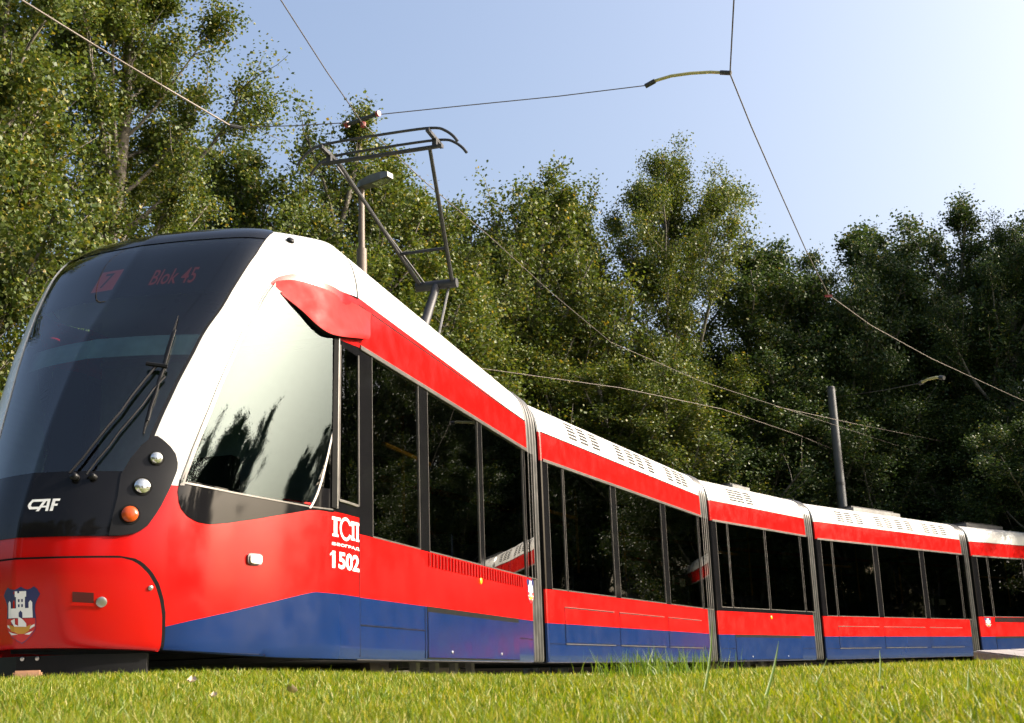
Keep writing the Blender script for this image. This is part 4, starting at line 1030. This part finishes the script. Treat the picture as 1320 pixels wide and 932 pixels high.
# ------------------------------------------------------------------ mast and street lamp
def mast():
    top = at_d(1071, 501, 33.); h = top.z; o = empty('catenary_mast', (top.x, top.y, .2)); tag(o, 'plain grey steel mast rising behind the tram roof', 'mast')
    b = MB(); b.tube([(0, 0, 0), (0, 0, 1.2), (0, 0, h-.2)], [.15, .125, .105], M['mast'], 16); b.build('pole', o, True)
    b = MB(); b.tube([(0, 0, h-.198), (0, 0, h-.15)], [.118, .09], M['steel'], 16); b.build('cap', o, True)
    b = MB(); b.tube([(0, 0, h*.62), (0, 0, h*.62+.08)], .122, M['steel'], 16); b.build('collar', o, True)
mast()
def lamp():
    base = at_d(466, 250, 20.); h = base.z; o = empty('street_lamp', (base.x, base.y, .2)); tag(o, 'street lamp with a flat grey head behind the pantograph', 'street lamp')
    b = MB(); b.tube([(0, 0, 0), (0, 0, h-.2-1.0)], [.11, .085], M['pole'], 14); b.build('pole', o, True)
    b = MB(); b.tube([(0, 0, h-1.2), (0, 0, h-.1)], [.055, .05], M['pole'], 12); b.build('upper_pole', o, True)
    hd = MB(); e = at_d(503, 226, 19.6)-Vector((base.x, base.y, .2)); s_ = Vector((-.05, 0, h-.2+.14)); d = (e-s_); L = d.length; d.normalize(); sd_ = d.cross(Vector((0, 0, 1))).normalized(); up_ = sd_.cross(d)
    G = []
    for u, w_, t_, bt in ((0, .04, .04, .03), (.12, .08, .06, .05), (.45, .11, .08, .07), (.8, .11, .075, .06), (1, .08, .05, .04)):
        c = s_+d*L*u; G.append([c+sd_*a*w_+up_*(t_ if b_ > 0 else -bt) for a, b_ in ((-1, -1), (1, -1), (1, .2), (.6, 1), (-.6, 1), (-1, .2))])
    hd.grid(np.array([[tuple(v) for v in r] for r in G]), M['galv'], closed=True); hd.add([tuple(v) for v in G[-1]], [tuple(range(6))], M['galv']); hd.add([tuple(v) for v in G[0]], [tuple(range(5, -1, -1))], M['galv']); ho = hd.build('lamp_head', o)
    g = MB(); c0 = s_+d*L*.5-up_*.075; c1_ = s_+d*L*.93-up_*.056; g.add([tuple(c0+sd_*.08), tuple(c1_+sd_*.07), tuple(c1_-sd_*.07), tuple(c0-sd_*.08)], [(0, 1, 2, 3)], M['lens']); g.build('lens', ho)
lamp()

# ------------------------------------------------------------------ trees
def tree_mesh(seed, h, base, rad, nleaf, lsize, upr=.6, dens_top=1.0, leaders=1):
    r = np.random.default_rng(seed)
    segs = []                                         # (points, radii)
    tips = []
    def grow(p, d, L, r0, n, curl, wob):
        P = [p.copy()]; dd = d/np.linalg.norm(d)
        for k in range(n):
            dd = dd+np.array([0, 0, curl/n])+r.normal(0, wob, 3); dd /= np.linalg.norm(dd); P.append(P[-1]+dd*L/n)
        P = np.array(P); segs.append((P, np.linspace(r0, max(r0*.3, .006), n+1))); return P, dd
    stems = []
    for li in range(leaders):
        a = r.uniform(0, 6.28); tilt = 0 if leaders == 1 else r.uniform(.1, .26)
        P, _ = grow(np.array([r.normal(0, .05), r.normal(0, .05), -.15]), np.array([math.cos(a)*tilt, math.sin(a)*tilt, 1.]), h*(1. if li == 0 else r.uniform(.78, .97)), .018*h/(leaders**.4), 14, .12, .035); stems.append(P)
    clus = []
    nb = int(46/leaders**.5)
    for P in stems:
        z = np.linspace(0, 1, len(P))
        for k in range(nb):
            u = base+(1-base)*((k+r.uniform(0, 1))/nb)**.92; u = min(u, .985)
            p = np.array([np.interp(u, z, P[:, c]) for c in range(3)]); az = k*2.39996+r.normal(0, .4)
            v = (u-base)/(1-base); prof = (math.sin(math.pi*min(1, .22+.78*v)**.8))**.75*.9+.12; L = rad*prof*r.uniform(.65, 1.25)
            el = upr+.35*v+r.normal(0, .12); d = np.array([math.cos(az)*math.cos(el), math.sin(az)*math.cos(el), math.sin(el)])
            B, _ = grow(p, d, L*1.15, .02+.05*L/rad*h/16, 6, .55, .07)
            ns = max(3, int(3+L*2.4)); zb = np.linspace(0, 1, len(B))
            for j in range(ns):
                ub = r.uniform(.22, 1.); pb = np.array([np.interp(ub, zb, B[:, c]) for c in range(3)])
                d2 = d*.6+np.array([0, 0, .35])+r.normal(0, .55, 3); L2 = r.uniform(.35, 1.0)*L*.42*(1.25-ub*.5)+.15
                T, dl = grow(pb, d2, L2, .016, 4, .35, .1)
                for q in range(1, 5): clus.append((T[q], .10+.05*q+.1*L2))
            clus.append((B[-1], .25))
        for q in range(9, len(P)): clus.append((P[q], .28))
    clus_p = np.array([c[0] for c in clus]); clus_s = np.array([c[1] for c in clus])
    wgt = r.gamma(.85, 1., len(clus)); wgt *= clus_s**1.3; wgt /= wgt.sum()
    idx = r.choice(len(clus), nleaf, p=wgt)
    off = r.normal(0, 1, (nleaf, 3)); off *= (clus_s[idx]*.56)[:, None]; off[:, 2] *= .9
    ctr = clus_p[idx]+off
    keep = ctr[:, 2] > .35; ctr = ctr[keep]; n = len(ctr)
    # leaf frames: random, slightly drooping, facing outwards
    nrm = r.normal(0, 1, (n, 3)); out = ctr-np.array([0, 0, h*.45]); out /= np.linalg.norm(out, axis=1, keepdims=True)+1e-6; nrm += out*.5+np.array([0, 0, .35]); nrm /= np.linalg.norm(nrm, axis=1, keepdims=True)
    a = r.normal(0, 1, (n, 3))+np.array([0, 0, -.5]); a -= nrm*(a*nrm).sum(1, keepdims=True); a /= np.linalg.norm(a, axis=1, keepdims=True); b = np.cross(nrm, a)
    ls = lsize*r.uniform(.65, 1.3, n)[:, None]; wd = ls*r.uniform(.62, .9, n)[:, None]
    V = np.stack([ctr-a*ls*.5, ctr+b*wd*.5-a*ls*.08+nrm*ls*.10, ctr+a*ls*.5, ctr-b*wd*.5-a*ls*.08+nrm*ls*.10], 1).reshape(-1, 3)
    me = bpy.data.meshes.new('crown'); me.vertices.add(4*n); me.vertices.foreach_set('co', V.astype(np.float32).ravel())
    me.loops.add(4*n); me.loops.foreach_set('vertex_index', np.arange(4*n, dtype=np.int32)); me.polygons.add(n); me.polygons.foreach_set('loop_start', np.arange(0, 4*n, 4, dtype=np.int32)); me.polygons.foreach_set('loop_total', np.full(n, 4, np.int32)); me.update(calc_edges=True); me.validate()
    tb = MB()
    for P, rr in segs: tb.tube([tuple(p) for p in P], list(rr), M['bark'], 7 if rr[0] > .05 else 4, caps=False)
    to = tb.build('trunk', None, True, 180); tm = to.data; bpy.data.objects.remove(to)
    return me, tm, float(np.percentile(ctr[:, 2], 99.97)), ctr[ctr[:, 2] > np.percentile(ctr[:, 2], 96)].mean(0), ctr[::25]
PROTO = {}
PROTO['a'] = tree_mesh(11, 16, .10, 4.6, 210000, .078, .55)
PROTO['b'] = tree_mesh(23, 16, .08, 4.0, 150000, .105, .75, leaders=4)
PROTO['c'] = tree_mesh(37, 16, .10, 3.7, 140000, .10, .8, leaders=2)
PROTO['d'] = tree_mesh(53, 16, .14, 4.3, 160000, .105, .72, leaders=3)
def tree(kind, x, y, h, rz, mat, label, wide=1., group='poplars beyond the track', z=.18, name='poplar_tree', cat='tree'):
    cm, tm, ht, tp, _ = PROTO[kind]; s_ = h/ht; x -= s_*wide*(tp[0]*math.cos(rz)-tp[1]*math.sin(rz)); y -= s_*wide*(tp[0]*math.sin(rz)+tp[1]*math.cos(rz))
    o = empty(name, (x, y, z), rz); o.scale = (s_*wide, s_*wide, s_); tag(o, label, cat, group)
    t = bpy.data.objects.new('trunk', tm); C.objects.link(t); t.parent = o
    if mat not in cm.materials.keys(): pass
    if len(cm.materials) == 0: cm.materials.append(M['leaf'])
    c = bpy.data.objects.new('crown', cm); C.objects.link(c); c.parent = o
    c.material_slots[0].link = 'OBJECT'; c.material_slots[0].material = M[mat]
    return o
def tree_px(kind, px, ytop, dist, rz, mat, label, wide=1., **k):
    cm, tm, ht, tp, smp = PROTO[kind]; c_, s2 = math.cos(rz), math.sin(rz); ax, ay = float(px), float(ytop)
    for _ in range(6):                                 # settle the visible top of the crown on the traced skyline point
        P = at_d(ax, ay, dist); h = P.z-.18; k_ = h/ht; w_ = k_*wide; q = smp-np.array([tp[0], tp[1], 0])
        W_ = np.stack([P.x+w_*(q[:, 0]*c_-q[:, 1]*s2), P.y+w_*(q[:, 0]*s2+q[:, 1]*c_), .18+k_*q[:, 2]], 1); im = project(W_)
        yt = np.percentile(im[:, 1], .25); xm = im[im[:, 1] < yt+70, 0].mean(); ax += (px-xm)*.8; ay += (ytop-yt)*.8
    P = at_d(ax, ay, dist); return tree(kind, P.x, P.y, P.z-.18, rz, mat, label, wide, **k)
tree_px('a', 140, -80, 19.5, 2.5, 'leaf', 'tallest sunlit poplar behind the front of the tram, bare pale branches showing', 1.08)
tree_px('d', -70, -60, 17.5, 2.1, 'leaf', 'sunlit poplar cut by the picture edge left of the tallest poplar', 1.0)
tree_px('b', 372, 150, 27, 1.2, 'leaf', 'sunlit poplar between the tallest poplar and the street lamp', 1.0)
tree_px('c', 492, 205, 29, 4.0, 'leaf', 'narrow yellowish poplar directly behind the pantograph', 1.2)
tree_px('d', 580, 268, 33, .9, 'leaf', 'lower poplar between the pantograph and the twin topped poplar', 1.0)
tree_px('b', 708, 232, 35, 2.6, 'leaf', 'poplar with twin tops above the first joint of the tram', 1.05)
tree_px('a', 868, 206, 37, 5.2, 'leaf', 'tall airy poplar standing highest above the second tram section', .95)
tree_px('c', 985, 318, 38, 3.0, 'leaf_shade', 'low poplar between the tall airy poplar and the grey mast', 1.25)
tree_px('d', 1062, 325, 40, 1.9, 'leaf_shade', 'poplar directly behind the grey mast', .85)
tree_px('c', 1140, 296, 41, 5.0, 'leaf_shade', 'dark backlit poplar just beyond the grey mast', 1.25)
tree_px('b', 1222, 270, 40, .2, 'leaf_shade', 'highest of the dark backlit poplars beyond the grey mast', 1.1)
tree_px('a', 1310, 296, 39, 3.7, 'leaf_shade', 'dark backlit poplar at the end of the row, over the last tram section', .95)
for j, (px, yt, dd, hk) in enumerate(((250, 330, 24, 'b'), (420, 330, 29, 'd'), (560, 380, 31, 'b'), (650, 420, 32, 'd'), (760, 440, 33, 'b'), (850, 470, 34, 'd'), (940, 470, 35, 'b'), (1020, 480, 37, 'd'), (1110, 500, 38, 'b'), (1190, 520, 38, 'd'), (1270, 520, 37, 'b'), (1340, 520, 37, 'd'))):
    tree_px(hk, px, yt, dd, j*1.3, 'leaf' if px < 900 else 'leaf_shade', 'low bushy growth filling the gaps under the row of poplars', 1.5, group='undergrowth beneath the poplars', name='bush', cat='bush')
# the row goes on beyond the picture: seen mirrored in the windows
k = 0
def far_tree(az, dist, h, kd, wide, lab, grp):
    global k
    az = math.radians(az); tree(kd, -1.5+dist*math.sin(az), 8+dist*math.cos(az), h, k*1.7, 'leaf_shade', lab, wide, grp, name='bush' if 'bush' in grp else 'poplar_tree', cat='bush' if 'bush' in grp else 'tree'); k += 1
LW = 'poplar beyond the frame, mirrored in the tram windows'; GW = 'poplars mirrored in the windows'
for (x, y, h, kd) in ((23.5, 38, 17, 'd'), (28, 36.5, 16, 'c'), (31.5, 39, 17, 'b'), (26, 42, 17, 'a'), (20, 43, 16, 'b')):
    tree(kd, x, y, h, k*1.7, 'leaf_shade', LW, 1.1, GW); k += 1
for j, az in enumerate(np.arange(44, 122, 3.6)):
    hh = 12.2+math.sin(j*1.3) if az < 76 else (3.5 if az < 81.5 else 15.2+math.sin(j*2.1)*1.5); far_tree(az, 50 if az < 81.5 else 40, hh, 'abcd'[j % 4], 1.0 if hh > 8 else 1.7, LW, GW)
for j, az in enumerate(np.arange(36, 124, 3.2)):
    far_tree(az, 46+2*math.sin(j*1.9) if az < 81 else 37, 3.8+.6*math.sin(j*2.7), 'abcd'[j % 4], 2.4, 'low bushy tree added beyond the frame against horizon glare, mirrored in the tram side', 'bushes added to block horizon glare')  # unseen bushes added to keep horizon glare off the tram side
for (x, y, h, kd) in ((-20, -3, 12, 'a'), (-16, -8, 12, 'b'), (-11, -11, 12, 'd'), (-26, 3, 13, 'c'), (-5, -13, 12, 'a'), (-22, -14, 14, 'd'), (1, -14, 12, 'c'), (7, -14, 12, 'b'), (-14, -17, 14, 'c')):  # unseen poplars, added close and dense to darken the tram front
    tree(kd, x, y, h, k*1.7, 'leaf', 'poplar added behind the viewer to shade the tram front, mirrored in the windshield', 1.1, 'poplars added behind the viewer'); k += 1

# ------------------------------------------------------------------ grass
def blades(name, X, Y, hgt, wid, lean, mat, label, cat=None):
    n = len(X); r = RNG; Z = ground_z(X, Y)
    az = r.uniform(0, 6.283, n); fa = r.uniform(0, 6.283, n); dx = np.cos(az); dy = np.sin(az); sx_ = np.cos(fa); sy_ = np.sin(fa)
    ln = np.abs(r.normal(0, lean, n)); b0 = np.stack([X, Y, Z-.004], 1); S = np.stack([sx_, sy_, 0*sx_], 1)*(wid/2)[:, None]
    mid = b0+np.stack([dx*ln*hgt*.35, dy*ln*hgt*.35, hgt*.55], 1); tip = b0+np.stack([dx*ln*hgt*1.1, dy*ln*hgt*1.1, hgt*np.sqrt(np.clip(1.05-(.6*ln)**2, .2, 1))], 1)
    V = np.stack([b0-S, b0+S, mid+S*.75, mid-S*.75, tip], 1).reshape(-1, 3)
    i0 = np.arange(n, dtype=np.int32)*5; li = np.stack([i0, i0+1, i0+2, i0+3, i0+3, i0+2, i0+4], 1).ravel()
    me = bpy.data.meshes.new(name); me.vertices.add(5*n); me.vertices.foreach_set('co', V.astype(np.float32).ravel()); me.loops.add(7*n); me.loops.foreach_set('vertex_index', li)
    me.polygons.add(2*n); st = np.stack([np.arange(n)*7, np.arange(n)*7+4], 1).ravel().astype(np.int32); tt = np.tile(np.array([4, 3], np.int32), n); me.polygons.foreach_set('loop_start', st); me.polygons.foreach_set('loop_total', tt); me.update(calc_edges=True); me.materials.append(M[mat])
    o = bpy.data.objects.new(name, me); C.objects.link(o); o['kind'] = 'stuff'; o['label'] = label
    if cat: o['category'] = cat
    return o
def scatter(d0, d1, dens, half):
    """points in a ring sector in front of the camera"""
    area = half*(d1*d1-d0*d0); n = int(area*dens); d = np.sqrt(RNG.uniform(d0*d0, d1*d1, n)); a = RNG.uniform(-half, half, n); return d*np.sin(a), d*np.cos(a)
XX = []; YY = []; HH = []; WW = []
for d0, d1, dens, hg, wd in ((1.0, 2.6, 14000, .044, .0036), (2.6, 4.5, 8500, .042, .0042), (4.5, 8, 3600, .040, .0055), (8, 14, 1300, .046, .009), (14, 26, 250, .05, .02), (26, 48, 55, .06, .035)):
    x, y = scatter(d0, d1, dens, .62); keep = track_dist(x, y) > 1.30+RNG.normal(0, .03, len(x)); x, y = x[keep], y[keep]
    pat = .8+.35*np.sin(x*2.1+1.3*np.sin(y*1.7))*np.cos(y*1.9+x)+RNG.normal(0, .18, len(x))
    XX.append(x); YY.append(y); HH.append(hg*np.clip(pat, .35, 1.8)); WW.append(wd*RNG.uniform(.7, 1.3, len(x)))
blades('grass', np.concatenate(XX), np.concatenate(YY), np.concatenate(HH), np.concatenate(WW), .55, 'grass', 'short mown grass of the lawn')
# taller clump beside the second section, and single long blades
c = at_d(850, 868, 5.4); n = 420; x = c.x+RNG.normal(0, .10, n)+RNG.uniform(-.16, .16, n); y = c.y+RNG.normal(0, .18, n)
blades('tall_grass_clump', x, y, RNG.uniform(.05, .15, n), RNG.uniform(.003, .006, n), .5, 'tallgrass', 'taller tuft of bright green grass in front of the second tram section')
def long_blade(px0, px1, dist, wd, lab):
    a = at_d(*px0, dist); b = at_d(*px1, dist+.1); a = Vector((a.x, a.y, float(ground_z(a.x, a.y))-.01)); side = Vector((1, .2, 0)).normalized(); mb = MB(); vs_ = []
    for k in range(9):
        u = k/8; c = a*(1-u)+b*u+Vector((0, .02*math.sin(u*2), 0))+side*.01*math.sin(u*2.6); w_ = wd*(1-u**2.2)*.5+.0004; vs_ += [tuple(c-side*w_), tuple(c+Vector((0, w_*.5, 0))), tuple(c+side*w_)]
    mb.add(vs_, [(3*k+j, 3*k+j+1, 3*k+j+4, 3*k+j+3) for k in range(8) for j in (0, 1)], M['tallgrass']); tag(mb.build('grass_blade', None, True, 180), lab, 'grass blade')
long_blade((978, 905), (1003, 826), 2.7, .007, 'long leaning grass blade before the middle tram section')
long_blade((905, 900), (917, 800), 3.2, .007, 'long upright grass blade before the bellows of the middle section')
long_blade((1240, 905), (1249, 862), 2.6, .006, 'short broad grass blade before the last bellows')
long_blade((1040, 880), (1066, 848), 3.6, .005, 'thin grass blade before the fourth tram section')
long_blade((1130, 880), (1134, 838), 3.6, .006, 'upright grass blade before the panels of the fourth tram section')
# fallen leaves on the lawn
for (x, y, d, s_, lab) in ((377, 884, 3.3, .020, 'pale curled dead leaf standing in the grass before the tram bogie'), (247, 879, 3.9, .020, 'dull brown dead leaf lying in the grass before the plough'), (275, 888, 3.2, .013, 'small brown leaf lying between the two larger dead leaves'), (1139, 883, 3.0, .013, 'small orange leaf in the grass before the fourth tram section'), (160, 926, 1.9, .012, 'reddish brown leaf scrap in the grass below the coat of arms')):
    P = at_d(x, y, d); z = float(ground_z(P.x, P.y))+.022; mb = MB(); G = np.zeros((5, 5, 3)); rz = RNG.uniform(0, 6)
    for a in range(5):
        for b in range(5):
            u, v = (a-2)/2, (b-2)/2; ww = math.sqrt(max(0.02, 1-u*u*.9)); px_, py_ = u*s_, v*ww*s_*.7; zz = .35*s_*(v*v)+.4*s_*u*u+.3*s_*u; G[a, b] = (px_*math.cos(rz)-py_*math.sin(rz), px_*math.sin(rz)+py_*math.cos(rz), zz)
    mb.grid(G, M['deadleaf']); o = mb.build('dead_leaf', None, True, 180); o.location = (P.x, P.y, z); tag(o, lab, 'leaf')
# a brown brick before the plough, paving at the far right
P = at_d(36, 864, 5.6); mb = MB(); bm = bmesh.new(); bmesh.ops.create_cube(bm, size=1); bmesh.ops.scale(bm, vec=(.11, .07, .045), verts=bm.verts); bmesh.ops.bevel(bm, geom=bm.edges[:], offset=.008, segments=2, affect='EDGES')
me = bpy.data.meshes.new('brick'); bm.to_mesh(me); bm.free(); me.materials.append(M['brick']); o = bpy.data.objects.new('brick', me); C.objects.link(o); o.location = (P.x, P.y, float(ground_z(P.x, P.y))+.03); o.rotation_euler = (0, 0, .3); tag(o, 'brown brick lying in the grass under the plough beam', 'brick')
pv = MB(); pv.box(0, 6.1, 0, 4.9, -.12, 0, M['concrete']); pav = pv.build('pavement'); pav.location = (7.75, 17.8, .05); pav.rotation_euler = (math.radians(3.4), 0, -.05); tag(pav, 'gently rising grey slab pavement beside the track', kind='structure')
base = MB(); base.box(-.29, .29, -.29, .29, 0, .02, M['slab']); so_ = None
for a in range(10):
    for b in range(8):
        if so_ is None: so_ = base.build('slab', pav); q = so_
        else: q = bpy.data.objects.new('slab', so_.data); C.objects.link(q); q.parent = pav
        q.location = (.32+.6*a, .33+.6*b, .002+RNG.uniform(0, .005))
